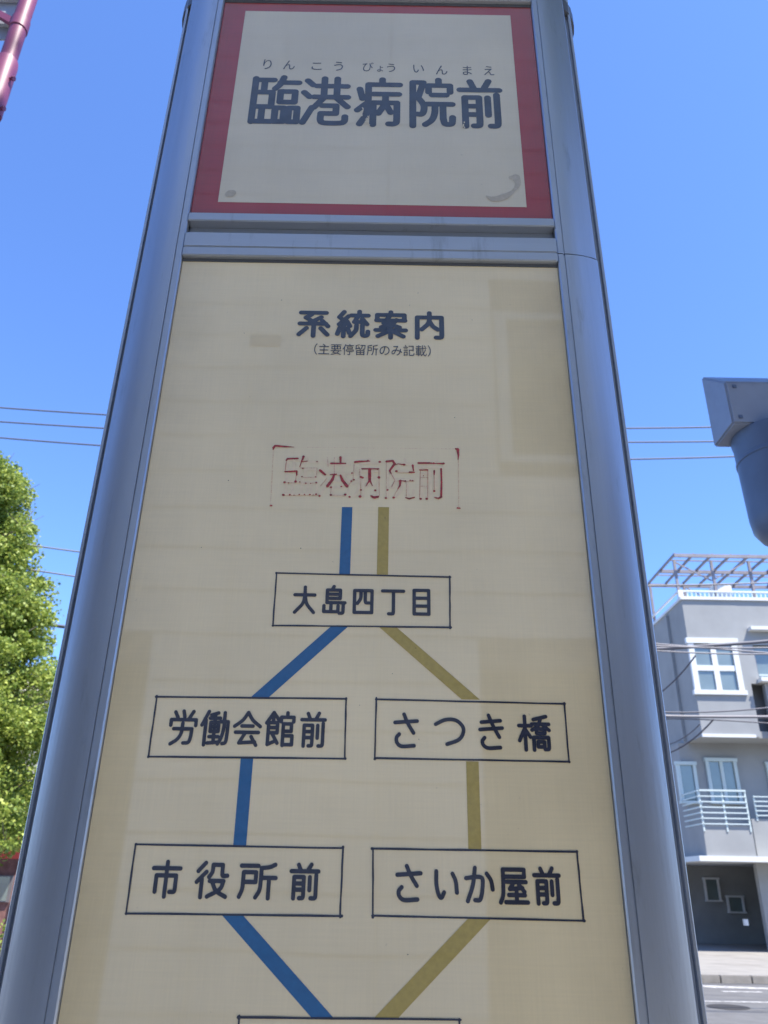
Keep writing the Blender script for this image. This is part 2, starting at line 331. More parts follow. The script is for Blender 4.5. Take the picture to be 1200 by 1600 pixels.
M['route'] = panel_mat('cream_route_sheet', (.90, .75, .45), 1.9, weave=.035)
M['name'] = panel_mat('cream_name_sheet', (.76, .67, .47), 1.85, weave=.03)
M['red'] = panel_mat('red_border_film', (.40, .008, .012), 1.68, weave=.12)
M['navy'] = mat('navy_print', (.022, .040, .075), rough=.5, coat=1, coat_ior=1.6, var=.25, vscale=60)
M['ink'] = mat('black_route_ink', (.022, .025, .045), rough=.5, coat=1, coat_ior=1.5, var=.3, vscale=90)
M['blue'] = mat('blue_route_tape', (.012, .12, .30), rough=.5, coat=1, coat_ior=1.5, var=.08, vscale=200)
M['olive'] = mat('olive_route_tape', (.45, .34, .08), rough=.5, coat=1, coat_ior=1.5, var=.08, vscale=200)
M['redink'] = mat('red_marker_ink', (.36, .016, .018), rough=.5, coat=1, coat_ior=1.5, var=.5, vscale=300)
M['redfaint'] = mat('faded_red_ink', (.62, .30, .20), rough=.5, coat=1, coat_ior=1.5, var=.15, vscale=300)
M['stain'] = mat('grey_glue_stain', (.50, .43, .31), rough=.6, coat=1, coat_ior=1.8, var=.1, vscale=200)
M['faint'] = mat('faint_smudge', (.79, .655, .40), rough=.6, coat=1, coat_ior=1.5)

# ------------------------------------------------------------------ the setting: ground
M['asphalt'] = mat('asphalt', (.115, .113, .11), rough=.9, var=.16, vscale=3, bump=.4, bscale=80, dirt=.3)
M['paving'] = mat('pale_paving', (.24, .225, .20), rough=.9, var=.12, vscale=2, bump=.2, bscale=40, dirt=.5)
M['near_paving'] = mat('pale_concrete_slabs', (.40, .365, .30), rough=.9, var=.08, vscale=2, bump=.1)
M['kerbstone'] = mat('kerb_concrete', (.24, .22, .19), rough=.9, var=.15, vscale=6, bump=.2)
M['white_line'] = mat('road_paint', (.52, .51, .49), rough=.8, col2=(.16, .155, .15), vscale=9)
M['patch'] = mat('fresh_asphalt_patch', (.075, .075, .078), rough=.9, var=.15, vscale=8)
M['iron'] = mat('cast_iron', (.06, .055, .05), rough=.6, metal=.5)
g = G(); g.quad((-1500, -1500, -.012), (1500, -1500, -.012), (1500, 1500, -.012), (-1500, 1500, -.012))
tag(g.make('ground', M['paving']), kind='structure')
g = G(); g.quad((-200, 1.9, 0), (200, 1.9, 0), (200, 17.4, 0), (-200, 17.4, 0)); tag(g.make('road', M['asphalt']), kind='structure')
g = G(); g.box(-200, 200, -1.0-40, 1.7, -.01, .12); tag(g.make('pavement', M['near_paving']), kind='structure')
def kerb_row(y0, y1, x0, x1, name='kerb'):
    k = bpy.data.objects.new(name, None); COL.objects.link(k); k.location = (0, y0, 0); tag(k, kind='structure')
    first = None; x = x0; step = .6
    while x < x1:
        if first is None:
            gg = G(); gg.box(x, x+step-.012, y0, y1, -.01, .13); first = gg.make('kerb_stone', M['kerbstone'], k, bevel=.012); c = first; c0 = x
        else:
            c = first.copy(); COL.objects.link(c); c.parent = k; c.location = (x-c0, random.uniform(-.004, .004), random.uniform(-.004, .003))
        x += step
    return k
kerb_row(1.7, 1.88, -9, 9)
# far forecourt with kerb that curves in from the corner on the right
g = G(); g.prism([(-200, 17.55), (11.2, 17.55), (200, 17.55), (200, 60), (-200, 60)], -.008, .10); tag(g.make('pavement', M['paving']), kind='structure')
k = kerb_row(17.4, 17.55, 3.6, 22)
g = G(); g.quad((2, 14.5, .004), (40, 14.5, .004), (40, 14.62, .004), (2, 14.62, .004)); tag(g.make('road_line', M['white_line']), kind='structure')
for i in range(14):
    g = G(); x = 2.6+i*1.15; g.quad((x, 15.9, .004), (x+.7, 15.9, .004), (x+.7, 16.05, .004), (x, 16.05, .004)); tag(g.make('road_line', M['white_line']), kind='structure')
g = G(); g.quad((6.0, 16.55, .004), (7.6, 16.35, .004), (7.9, 16.5, .004), (6.0, 16.95, .004)); tag(g.make('road_line', M['white_line']), kind='structure')

g = G(); g.quad((8.2, 12.2, .004), (15, 12.2, .004), (15, 13.5, .004), (8.0, 13.6, .004)); tag(g.make('road_patch', M['patch']), kind='structure')
mx_, my_ = at(1150, 1575, 13.6).x, 13.9
g = G(); g.lathe((mx_, my_, 0), [(.31, .002), (.31, .006), (.30, .008)], 28); tag(g.make('manhole_cover', M['iron']), 'round iron manhole cover in the road at the lower right', 'manhole cover')

# ------------------------------------------------------------------ the bus stop sign
XL, XR = -.2725, .2245                    # the printed panels between the uprights
XC = (XL+XR)/2
Z_TOP = PZ(590, 7); Z_NB = PZ(580, 342)   # name panel
Z_RT = PZ(580, 416); Z_RB = .62           # route panel
sign = thing('bus_stop_sign', (XC, D+.06, .12), 'tall aluminium bus stop pillar with a red bordered name board above a cream route diagram', 'bus stop')
B_D = D                                    # print level
LIP = D-.006
# uprights: front cover, groove, rear body rib
def upright(sx):
    xe = XR if sx > 0 else XL
    def u(a): return xe+sx*a
    arc = [(u(.010+.045*t), LIP+.0005+.010*t**2.2) for t in np.linspace(0, 1, 9)]
    prof = [(u(0), D+.004), (u(0), LIP+.0015), (u(.0015), LIP), (u(.0075), LIP), (u(.0078), LIP+.0022), (u(.0095), LIP+.0022)]+arc+[(u(.0562), LIP+.0125), (u(.0562), LIP+.03), (u(.006), LIP+.03), (u(.006), D+.004)]
    if sx < 0:
        G().prism(prof, .16, PZ(600, -40)).make('upright', M['alu'], sign, smooth=30)
    else:
        G().prism(prof, .16, PZ(935, 402)-.0012).make('upright', M['alu'], sign, smooth=30)
    # upper section sits a hair further in, as the joint in the photo shows
    p2 = [(x-sx*(.0012 if abs(x-xe) > .02 else 0), yy+(.0008 if yy < D else 0)) for x, yy in prof]
    if sx > 0: G().prism(p2, PZ(935, 402)+.0012, PZ(600, -40)).make('upright', M['alu'], sign, smooth=30)
    # dark channel and rib
    g = G(); g.prism([(u(.0005), D+.026), (u(.0655), D+.026), (u(.0655), D+.115), (u(.0005), D+.115)], .14, PZ(600, -30)); g.make('channel', M['chan'], sign)
    g = G(); g.prism([(u(.0657), D+.024), (u(.0662), D+.0215), (u(.069), D+.0215), (u(.0705), D+.024), (u(.0705), D+.118), (u(.0657), D+.118)], .14, PZ(600, -32)); g.make('rib', M['alu'], sign)
upright(1); upright(-1)
# cross rails between the two panels (profiles in y,z pulled along x)
def rail(zt, zb, y0, name='rail', m='rail', bev=.0012):
    g = G(); g.box(XL+.0003, XR-.0003, y0, D+.012, zb, zt); return g.make(name, M[m], sign, bevel=bev)
z1, z2 = PZ(580, 342), PZ(580, 354.5)
rail(z1, z2, LIP-.001)                     # lower lip of the name board
rail(z2-.0005, PZ(580, 368), D+.007, 'channel', 'chan', 0)
rail(PZ(580, 366), PZ(580, 372), D+.0005, 'rail')
rail(PZ(580, 372.6), PZ(580, 395), LIP-.001)
rail(PZ(580, 396), PZ(580, 409), LIP-.0018)
rail(PZ(580, 409.4), PZ(580, 413.5), D-.001, 'gasket', 'alu_dark', 0)
rail(PZ(585, -20), PZ(585, 4), LIP-.001)
rail(PZ(585, 4.5), PZ(585, 8), D-.001, 'gasket', 'alu_dark', 0)
# panels
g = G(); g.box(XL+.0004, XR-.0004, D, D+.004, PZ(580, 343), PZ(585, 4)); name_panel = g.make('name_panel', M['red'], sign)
xw0, xw1, zw1, zw0 = -.237, .190, 2.8225, 2.402
def sheet(name, x0, x1, z0, z1, y, m, parent): return G().quad((x0, y, z0), (x1, y, z0), (x1, y, z1), (x0, y, z1)).make(name, m, parent)
sheet('white_field', xw0, xw1, zw0, zw1, D-.0003, M['name'], name_panel)
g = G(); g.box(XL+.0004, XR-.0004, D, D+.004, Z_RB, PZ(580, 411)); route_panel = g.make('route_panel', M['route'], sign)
# lower body, base, back, cap
g = G(); g.box(XL+.0003, XR-.0003, LIP, D+.02, Z_RB-.03, Z_RB); g.make('rail', M['rail'], sign, bevel=.0012)
g = G(); g.box(XL+.0003, XR-.0003, D+.001, D+.02, .16, Z_RB-.031); g.make('kick_plate', M['rail'], sign)
g = G(); g.box(XL+.001, XR-.001, D+.116, D+.121, .14, PZ(600, -30)); g.make('back_panel', M['rail'], sign)
g = G(); g.box(XL-.09, XR+.09, D-.03, D+.15, .12, .142); g.make('base_plate', M['alu'], sign, bevel=.004)
zc = PZ(897, 2)
def stadium(hw, cy, rr, n=14):
    pts = [(XC+hw+rr*math.sin(t), cy-rr*math.cos(t)) for t in np.linspace(0, math.pi, n)]
    return pts+[(XC-hw-rr*math.sin(t), cy+rr*math.cos(t)) for t in np.linspace(0, math.pi, n)]
g = G(); HW = (XR-XL)/2
g.prism(stadium(HW+.0705-.042, D+.06, .056), zc, zc+.028); g.make('cap', M['cap'], sign, smooth=40, bevel=0)
g = G(); g.prism(stadium(HW+.02, D+.06, .048), zc+.0285, zc+.06); g.make('cap', M['alu'], sign, smooth=40)

# ---- lettering on the name board
YP = D-.0006
def text_row(specs, hw, mt, parent, y=YP, ztb=None, res=.0004, name='lettering', rough=0, label=None):
    """specs: (char, px_left, px_right); ztb: (py_top, py_bottom) at the first and last char"""
    (t0, b0), (t1, b1) = ztb; n = len(specs)
    zt = .5*(PZ(specs[0][1], t0)+PZ(specs[-1][2], t1)); zb = .5*(PZ(specs[0][1], b0)+PZ(specs[-1][2], b1))
    out = []
    for i, (ch, a, b) in enumerate(specs):
        f_ = i/max(1, n-1); yc = .5*(t0+b0)*(1-f_)+.5*(t1+b1)*f_
        out += char_strokes(ch, PX(a, yc), PX(b, yc), zt, zb, hw)
    o = print_mesh(name, out, mt, parent, y, res, rough); o['label'] = label or 'printed characters '+''.join(q[0] for q in specs); return o
text_row([('臨', 385, 472), ('港', 467, 550), ('病', 552, 631), ('院', 634, 714), ('前', 712, 788)], .0052, M['navy'], name_panel, ztb=((114, 196), (124, 207)))
def font_text(name, items, mt, parent, y, off=0.0):
    """items: (string, x_left, x_right, z_base, z_top) -> one flat mesh in plain gothic"""
    vs, fs = [], []
    for s, xa, xb, za, zb in items:
        c = bpy.data.curves.new('glyphs', 'FONT'); c.body = s; c.offset = off; c.resolution_u = 6
        o = bpy.data.objects.new('glyphs', c); COL.objects.link(o)
        bpy.context.view_layer.update(); dg = bpy.context.evaluated_depsgraph_get()
        me = bpy.data.meshes.new_from_object(o.evaluated_get(dg))
        v = np.array([q.co[:] for q in me.vertices]); mn, mx = v.min(0), v.max(0)
        k = len(vs)
        for q in v: vs.append((xa+(q[0]-mn[0])/(mx[0]-mn[0])*(xb-xa), y, za+(q[1]-mn[1])/(mx[1]-mn[1])*(zb-za)))
        fs += [tuple(i+k for i in p.vertices) for p in me.polygons]
        bpy.data.objects.remove(o); bpy.data.curves.remove(c); bpy.data.meshes.remove(me)
    return mesh(name, vs, fs, mt, parent)
furi = []
for s, px, py, w, h in [('り', 418, 101, 13, 15), ('ん', 452, 102, 18, 14), ('こ', 495, 104, 16, 11), ('う', 529, 104, 14, 14), ('び', 575, 105, 17, 14), ('ょ', 594, 108, 9, 9), ('う', 611, 106.5, 13, 13),
                     ('い', 654, 108, 17, 12), ('ん', 690, 110, 18, 14), ('ま', 730, 110.5, 14, 14), ('え', 764, 111, 16, 14)]:
    furi.append((s, PX(px-w/2, py), PX(px+w/2, py), PZ(px, py+h/2), PZ(px, py-h/2)))
for it in furi: font_text('reading_character', [it], M['navy'], name_panel, YP, .0)
# dried glue, chipped corners of the print
def pxs(pts): return [(PX(a, b), PZ(a, b)) for a, b in pts]
print_mesh('glue_stain', [(pxs([(360.5, 303)]), .0065), (pxs([(358, 304), (363, 302)]), .0055)], M['stain'], name_panel, YP-.0002)
print_mesh('glue_stain', [([np.array(q) for q in smooth_path(pxs([(806, 278), (809, 288), (803, 298), (792, 306), (778, 311), (768, 311), (760, 307)]))], list(np.interp(np.linspace(0, 1, 43), [0, .12, .35, .55, .8, 1], [.006, .0045, .0022, .0055, .0045, .001]))),
                          (pxs([(803, 277), (798, 278)]), .003)], M['stain'], name_panel, YP-.0002)
chips = []
for cx, cy, n in ((573, 187, 9), (564, 180, 5), (722, 196, 7), (577, 193, 4)):
    for _ in range(n):
        a = cx+random.gauss(0, 2.2); b = cy+random.gauss(0, 4); chips.append((pxs([(a, b), (a+random.uniform(-1.5, 1.5), b+random.uniform(-1.5, 2.5))]), random.uniform(.0004, .0011)))
print_mesh('paint_chips', chips, M['name'], name_panel, YP-.0004, res=.0003)['kind'] = 'stuff'

# ---- route diagram
YR = D-.0003
def quad_px(name, q, mt, y=YR):
    (a, b, c, d) = q
    return G().quad(*[(PX(*p), y, PZ(*p)) for p in (a, b, c, d)]).make(name, mt, route_panel)
# strips are built from the rectified millimetre layout: (x_top, z_top, x_bottom, z_bottom, width)
def strip(mt, p0, p1, w0, w1=None):
    w1 = w1 or w0
    x0, z0 = PX(*p0), PZ(*p0); x1, z1 = PX(*p1), PZ(*p1)
    return G().quad((x0-w0/2, YR, z0), (x0+w0/2, YR, z0), (x1+w1/2, YR, z1), (x1-w1/2, YR, z1)).make('route_line', mt, route_panel)
strip(M['blue'], (542.5, 792.5), (538.5, 898), .0118); strip(M['blue'], (530.5, 979), (405.5, 1090), .0180)
strip(M['blue'], (386, 1184.5), (374.5, 1322), .0122); strip(M['blue'], (361.5, 1428), (505.5, 1592), .0192)
strip(M['olive'], (599.5, 792.5), (597.5, 898), .0122); strip(M['olive'], (606, 980), (735.5, 1093), .0185)
strip(M['olive'], (738, 1190), (742, 1327), .0122); strip(M['olive'], (749.5, 1435), (601, 1593), .0205)
def ink_box(tl, tr, br, bl, hw=.00085):
    c = pxs([tl, tr, br, bl]); j = lambda s: random.uniform(-s, s); out = []
    for i in range(4):
        a, b = np.array(c[i]), np.array(c[(i+1) % 4]); d = (b-a)/np.linalg.norm(b-a)
        a2 = a-d*random.uniform(0, .0012)+[j(.0004), j(.0004)]; b2 = b+d*random.uniform(0, .0012)+[j(.0004), j(.0004)]
        n = 8; pts = [a2+(b2-a2)*t+np.array([j(.00012), j(.00012)]) for t in np.linspace(0, 1, n)]
        out.append((pts, [hw*random.uniform(.85, 1.2) for _ in range(n)]))
        out.append(([a2], hw*1.5))
    return print_mesh('box_outline', out, M['ink'], route_panel, YR-.0003, res=.0005)
ink_box((432.5, 896), (702.5, 902), (703, 981), (426.5, 978))
ink_box((245, 1088.5), (541, 1092.5), (539, 1185.5), (232, 1182))
ink_box((588, 1092.5), (881, 1100), (889, 1191), (585.5, 1185))
ink_box((212.5, 1320), (535.5, 1325), (532, 1431), (197, 1427.5))
ink_box((583.5, 1325.5), (902, 1331.5), (911, 1438), (582, 1431.5))
ink_box((374.5, 1589), (718, 1594), (722, 1712), (366, 1708))
YT = YR-.0003
HWS = .00185
text_row([('大', 456, 496), ('島', 501, 543), ('四', 549, 586), ('丁', 593, 635), ('目', 638, 679)], HWS, M['ink'], route_panel, YT, ((913, 962), (916, 965)))
text_row([('労', 261, 311), ('働', 311, 361), ('会', 362, 411), ('館', 412, 463), ('前', 467, 511)], HWS*.96, M['ink'], route_panel, YT, ((1107, 1168), (1110, 1170)))
text_row([('さ', 611, 658), ('つ', 676, 730), ('き', 744, 791), ('橋', 807, 862)], HWS, M['ink'], route_panel, YT, ((1111, 1171), (1116, 1178)))
text_row([('市', 233, 286), ('役', 302, 360), ('所', 371, 435), ('前', 450, 501)], HWS, M['ink'], route_panel, YT, ((1342, 1405), (1346, 1410)))
text_row([('さ', 614, 664), ('い', 674, 720), ('か', 723, 775), ('屋', 777, 828), ('前', 831, 878)], HWS, M['ink'], route_panel, YT, ((1348, 1413), (1352, 1418)))
text_row([('系', 462, 518), ('統', 521, 580), ('案', 582, 639), ('内', 644, 698)], .0031, M['navy'], route_panel, YT, ((482, 529), (486, 533)), res=.0004, name='heading_lettering')
zs = .5*(PZ(490, 554)+PZ(673, 558)); zt_ = .5*(PZ(490, 537)+PZ(673, 540))
font_text('subheading_lettering', [('（主要停留所のみ記載）', PX(491, 546), PX(673, 549), zs, zt_)], M['navy'], route_panel, YT, 0)

# ---- the half washed-off red stamp
def Z3(x, y): return (400+x/3.3333, 460+y/3.3333)
def stamp(strokes, mt, name, y, res=.0004):
    out = []
    for pts, w in strokes:
        P = pxs([Z3(*p) for p in pts]); out.append((P, np.array(w)*.00021 if not np.isscalar(w) else w*.00021))
    return print_mesh(name, out, mt, route_panel, y, res, rough=.00012)
bold = [([(92, 800), (100, 790), (150, 794), (200, 797)], [7, 6, 5, 1]), ([(90, 808)], 4), ([(1040, 806), (1055, 812)], 5), ([(1050, 808), (1054, 840), (1052, 864)], [8, 5, 1.5]), ([(75, 1102), (82, 1102)], 4), ([(1048, 1114), (1062, 1115)], 4),
 ([(158, 866), (165, 858), (218, 856)], [4, 5.5, 5]), ([(152, 925), (212, 922), (212, 944)], [4, 5, 3]), ([(248, 846), (236, 876), (228, 900)], [7, 3, 2]), ([(236, 874), (268, 870)], 2.5),
 ([(334, 918), (360, 940)], [7, 6]), ([(392, 882), (466, 882)], [6, 4.5]), ([(440, 850), (440, 884)], [7, 4]), ([(408, 938), (398, 966), (372, 1000)], [5, 8, 8]), ([(440, 944), (450, 970), (474, 1000)], [5, 8, 9]), ([(388, 940), (420, 938)], 3),
 ([(516, 874), (540, 872), (592, 870)], [6, 6, 3]), ([(552, 910), (640, 910)], [4, 3]), ([(592, 912), (592, 950), (592, 975)], [8, 9, 7]), ([(592, 970), (572, 1000)], [5, 2]), ([(594, 972), (606, 998)], [5, 2]),
 ([(545, 952), (556, 956)], 6), ([(640, 955)], 8), ([(600, 1052), (616, 1060), (636, 1055)], [5, 7, 6]),
 ([(680, 872), (712, 868), (722, 884), (696, 920), (704, 936)], [6, 6, 7, 5, 3]), ([(722, 890), (740, 884), (772, 888)], [3, 2.5, 4]), ([(752, 972), (750, 996), (738, 1016)], [7, 5, 2]), ([(746, 972), (780, 974)], 3), ([(800, 928), (824, 928)], [5, 4]), ([(816, 892), (820, 920)], [6, 3]),
 ([(846, 880), (900, 880), (930, 882), (978, 882)], [6, 5.5, 2.5, 4.5]), ([(852, 916), (894, 916)], [3, 4]), ([(964, 910), (966, 980), (964, 1056)], [5, 5, 6]), ([(964, 1056), (950, 1064), (928, 1058)], [6, 5, 2]), ([(928, 920), (928, 940)], [5, 3]), ([(928, 1026)], 6),
 ([(778, 1060), (800, 1066), (826, 1058)], [2.5, 4, 3])]
for x, y_, w in [(150, 980, 6), (170, 983, 3), (206, 976, 7), (228, 978, 3), (240, 950, 3.5), (260, 985, 4), (285, 986, 3), (314, 982, 5), (310, 952, 4), (318, 872, 4), (244, 908, 4), (144, 1046, 6), (176, 1045, 5), (198, 1047, 3), (226, 1044, 4), (252, 1044, 3.5),
                (280, 1044, 4), (298, 1046, 3), (314, 1042, 4.5), (331, 1051, 6), (392, 1006, 5), (446, 1002, 4), (390, 1046, 6), (466, 1044, 6), (487, 1056, 6), (500, 932, 4.5), (498, 974, 4), (509, 967, 5), (543, 1054, 7), (546, 1020, 5), (620, 1022, 5.5),
                (634, 911, 5), (646, 874, 6), (583, 866, 4), (676, 1062, 6), (716, 1060, 6), (686, 1020, 5), (730, 922, 6), (770, 888, 6), (776, 974, 5), (856, 1066, 6), (890, 1066, 6), (802, 970, 3), (872, 946, 3), (924, 881, 5), (975, 882, 6), (816, 972, 4)]:
    bold.append(([(x, y_), (x+random.uniform(-3, 3), y_)], w))
faint = [([(160, 870), (152, 925), (156, 880)], 1.6), ([(212, 925), (206, 976)], 1.8), ([(145, 982), (320, 984)], 1.0), ([(145, 1048), (330, 1048)], 1.0), ([(232, 905), (318, 905), (314, 955), (238, 955)], 1.1),
 ([(372, 850), (376, 900)], 1.2), ([(408, 850), (408, 938)], 1.2), ([(392, 1004), (388, 1046), (466, 1050)], 1.1), ([(540, 912), (546, 1050)], 1.3), ([(640, 912), (642, 1050)], 1.3), ([(512, 878), (505, 965), (478, 1000)], 1.3),
 ([(704, 936), (724, 970), (706, 1004)], 2.2), ([(680, 880), (678, 1060)], 1.0), ([(736, 930), (826, 930)], 1.2), ([(728, 974), (824, 974)], 1.2), ([(786, 974), (782, 1060)], 1.2), ([(856, 916), (852, 1062)], 1.8), ([(894, 916), (894, 1062)], 1.8),
 ([(858, 955), (892, 955)], 1.3), ([(858, 1000), (892, 1000)], 1.3), ([(928, 920), (928, 1026)], 1.6), ([(91, 808), (76, 1100)], .9), ([(1054, 860), (1056, 1112)], .9), ([(200, 797), (1040, 806)], .5), ([(738, 1016), (718, 1052)], 1.2), ([(336, 1000), (370, 958)], 1.3)]
M['ghost'] = mat('ghost_of_washed_ink', (.865, .69, .425), rough=.5, coat=1, coat_ior=1.9, var=.06, vscale=150)
(lambda zt, zb: print_mesh('ghost_lettering', sum([char_strokes(ch, PX(Z3(a, 0)[0], 745), PX(Z3(b, 0)[0], 745), zt, zb, .0016) for ch, a, b in (('臨', 140, 330), ('港', 330, 500), ('病', 500, 655), ('院', 668, 832), ('前', 838, 985))], []), M['ghost'], route_panel, YR-.00015))(PZ(*Z3(560, 845)), PZ(*Z3(560, 1066)))
stamp(faint, M['redfaint'], 'faded_stamp_lettering', YT)
stamp(bold, M['redink'], 'red_stamp_lettering', YT-.0002)
# tiny specks and scuffs on the route sheet
sp = []
for _ in range(14):
    a = random.uniform(XL+.02, XR-.02); b = random.uniform(1.46, 2.26); sp.append(([(a, b), (a+random.gauss(0, .0006), b+random.gauss(0, .0006))], random.choice([.00025, .0003, .0004])))
for a, b in ((357, 751), (470, 857)): sp.append((pxs([(a, b)]), .0006))
print_mesh('dirt_specks', sp, M['ink'], route_panel, YT, res=.0003)['kind'] = 'stuff'
sheet('faded_patch', PX(391, 532), PX(438, 532), PZ(415, 541), PZ(415, 525), YR, M['faint'], route_panel)

# ------------------------------------------------------------------ the block behind the viewer (shades the sign and shows in its sheen)
M['siding'] = mat('grey_siding', (.80, .77, .71), rough=.75, var=.04, vscale=2)
M['joint'] = mat('siding_joint', (.16, .16, .17), rough=.9)
M['glassdark'] = mat('dark_window_glass', (.05, .06, .07), rough=.06, spec=.8)
M['wht'] = mat('white_frame', (.62, .63, .62), rough=.5, var=.04, vscale=5, dirt=.1)
M['shutter'] = mat('brown_grey_shutter', (.07, .068, .062), rough=.6, var=.1, vscale=3)
WY = -5.9
def refl(px, py):                          # where the mirror ray through a pixel meets the wall behind
    p = at(px, py, D+(D-WY)); return p.x, p.z
blk = thing('apartment_block', (0, WY-4, .12), 'tall grey sided block across the pavement seen only as a faint reflection in the sign', 'building')
H = 14.8; BW = 4.6
g = G(); g.box(-BW, BW, WY-9, WY-.012, .12, H); g.make('wall_core', M['joint'], blk)
xwA, zwA = refl(787, 500); xwB, zwB = refl(960, 716)
rows = []; z = .14; hrow = .455
while z < H-.05:
    rows.append((z, min(H, z+hrow-.022))); z += hrow
gx = list(np.arange(-BW, BW, 1.53)); bp_first = None
shx = [(-BW+.2, refl(232, 1045)[0]), (refl(748, 1045)[0], BW-.2)]; shz = refl(600, 1046)[1]
first = None
for i, (za, zb) in enumerate(rows):
    for xa in gx:
        xb = min(BW, xa+1.53-.012); segs = [(xa, xb)]
        cut = []
        if zb > zwB-.12 and za < zwA+.18: cut.append((xwA-.16, xwB+.16))
        if za < shz: cut += shx
        for c0, c1 in cut:
            ns = []
            for a, b in segs:
                if b <= c0 or a >= c1: ns.append((a, b)); continue
                if a < c0: ns.append((a, c0))
                if b > c1: ns.append((c1, b))
            segs = ns
        for a, b in segs:
            if b-a < .02: continue
            gg = G(); gg.box(a, b, WY-.012, WY, za, zb); gg.make('siding_board', M['siding'], blk)
g = G()
for a, b, c, d in ((xwA-.14, xwA, zwB-.1, zwA+.1), (xwB, xwB+.14, zwB-.1, zwA+.1), (xwA, xwB, zwA, zwA+.1), (xwA, xwB, zwB-.1, zwB)): g.box(a, b, WY-.01, WY+.05, c, d)
wf = g.make('window', M['wht'], blk); g = G(); g.box(xwA, xwB, WY-.008, WY-.002, zwB, zwA); g.make('pane', M['glassdark'], wf)
for a, b in shx:
    g = G(); zz = .16
    while zz < shz-.04: g.box(a+.01, b-.01, WY-.03, WY-.012, zz, zz+.075); zz += .085
    g.make('roller_shutter', M['shutter'], blk)

M['brownwall'] = mat('brown_tile_wall', (.20, .17, .145), rough=.8, var=.12, vscale=3)
def neighbour(x0, x1, h, y, label):
    t = thing('house', ((x0+x1)/2, y-4, .12), label, 'house')
    G().box(x0, x1, y-8, y, .12, h).make('wall', M['brownwall'], t)
    G().box(x0-.15, x1+.15, y-8.2, y+.2, h+.001, h+.25).make('roof', M['joint'], t)
    n = int((x1-x0)/2.6)
    for i in range(n):
        for fl in range(int(h/3)):
            xa = x0+.7+i*2.6; za = 1.2+fl*2.9
            w = G().box(xa, xa+1.5, y+.001, y+.06, za, za+1.3).make('window', M['wht'], t); G().box(xa+.08, xa+1.42, y+.061, y+.07, za+.08, za+1.22).make('pane', M['glassdark'], w)
neighbour(-16, -5.2, 8.6, -5.0, 'brown house behind the viewer to the left of the grey sided block')
neighbour(5.3, 15, 7.4, -5.4, 'brown house behind the viewer to the right of the grey sided block')

# ------------------------------------------------------------------ the grey house on the right
M['render'] = mat('light_grey_render', (.285, .29, .285), rough=.9, var=.07, vscale=1.2, bump=.1, bscale=20, dirt=.12)
M['render_d'] = mat('dark_grey_wall', (.27, .275, .265), rough=.85, var=.1, vscale=2)
M['glass'] = mat('window_glass', (.16, .20, .19), rough=.05, spec=.7, coat=1, var=.15, vscale=1.5)
M['steel'] = mat('galvanised_steel', (.23, .21, .22), rough=.55, metal=.4, var=.15, vscale=4)
M['pale_rail'] = mat('pale_green_railing', (.50, .57, .55), rough=.5)
M['curtain'] = mat('cream_blind', (.6, .58, .5), rough=.9)
YF = 24.0; YB = YF+10
def zf(px, py, Y=YF): return at(px, py, Y).z
def xf(px, py, Y=YF): return at(px, py, Y).x
xe = .5*(xf(1064, 937)+xf(1099, 1152)); X2 = xe+14
ztop = zf(1066, 937); z3 = zf(1100, 1150); z2t = zf(1098, 1290); z2 = zf(1105, 1337)
house = thing('house', (xe+4, YF+4, .1), 'light grey three storey house with rooftop pergola and white framed windows beyond the road', 'house')
xs = xf(1181, 1153); zsR = zf(1172, 1068)
xg0, xg1 = xf(1173, 1066), xf(1188, 1110)+.28   # shaded gap between the two upper bays
# upper storey bays with window openings
win = (xf(1078, 1006), xf(1147, 1006), zf(1080, 1078), zf(1080, 1005))
win2 = (xf(1176, 1009), xf(1176, 1009)+1.9, zf(1180, 1058), zf(1180, 1008))
def facade(x0, x1, za, zb, y0, y1, holes, m, name='wall', parent=None):
    g = G(); xsx = sorted({x0, x1, *[h[0] for h in holes], *[h[1] for h in holes]}); zz = sorted({za, zb, *[h[2] for h in holes], *[h[3] for h in holes]})
    for i in range(len(xsx)-1):
        for j in range(len(zz)-1):
            a, b, c, d = xsx[i], xsx[i+1], zz[j], zz[j+1]; mx, mz = (a+b)/2, (c+d)/2
            if any(h[0] < mx < h[1] and h[2] < mz < h[3] for h in holes): continue
            g.box(a, b, y0, y1, c, d)
    o = g.make(name, m, parent)
    bm = bmesh.new(); bm.from_mesh(o.data); bmesh.ops.remove_doubles(bm, verts=bm.verts, dist=1e-4)
    seen = {}
    for f in list(bm.faces):
        k = frozenset(v.index for v in f.verts); seen.setdefault(k, []).append(f)
    bmesh.ops.delete(bm, geom=[f for fs in seen.values() if len(fs) > 1 for f in fs], context='FACES'); bm.to_mesh(o.data); bm.free(); return o
facade(xe, xg0, z3, ztop, YF, YF+.2, [win], M['render'], parent=house)
facade(xg0+.001, xg0+6.5, zsR, ztop-.002, YF+.003, YF+.2, [win2], M['render'], parent=house)
g = G(); g.box(xg1, xg0+6.5, YF+.001, YF+.2, z3, zsR-.002); g.make('wall', M['render'], house)
g = G(); g.box(xe+.002, xe+.2, YF+.2, YB, z3, ztop); g.make('wall', M['render'], house)                   # side
g = G(); g.box(xf(1105, 1337)+.301, X2, YF+1.3, YF+1.5, .1+2.75, ztop-.1); g.make('wall', M['render'], house)            # recessed 2nd-floor face
g = G(); g.box(xe+.2, X2, YF+.2, YB, ztop-.25, ztop-.05); g.make('roof', M['render'], house)
g = G(); g.box(xe+.003, X2, YF+.21, YB, z3+.002, z3+.2); g.make('floor_slab', M['render'], house)
g = G(); g.box(xf(1105, 1337)+.1, xf(1105, 1337)+.3, YF+1.3, YB, z2, z3); g.make('wall', M['render'], house)
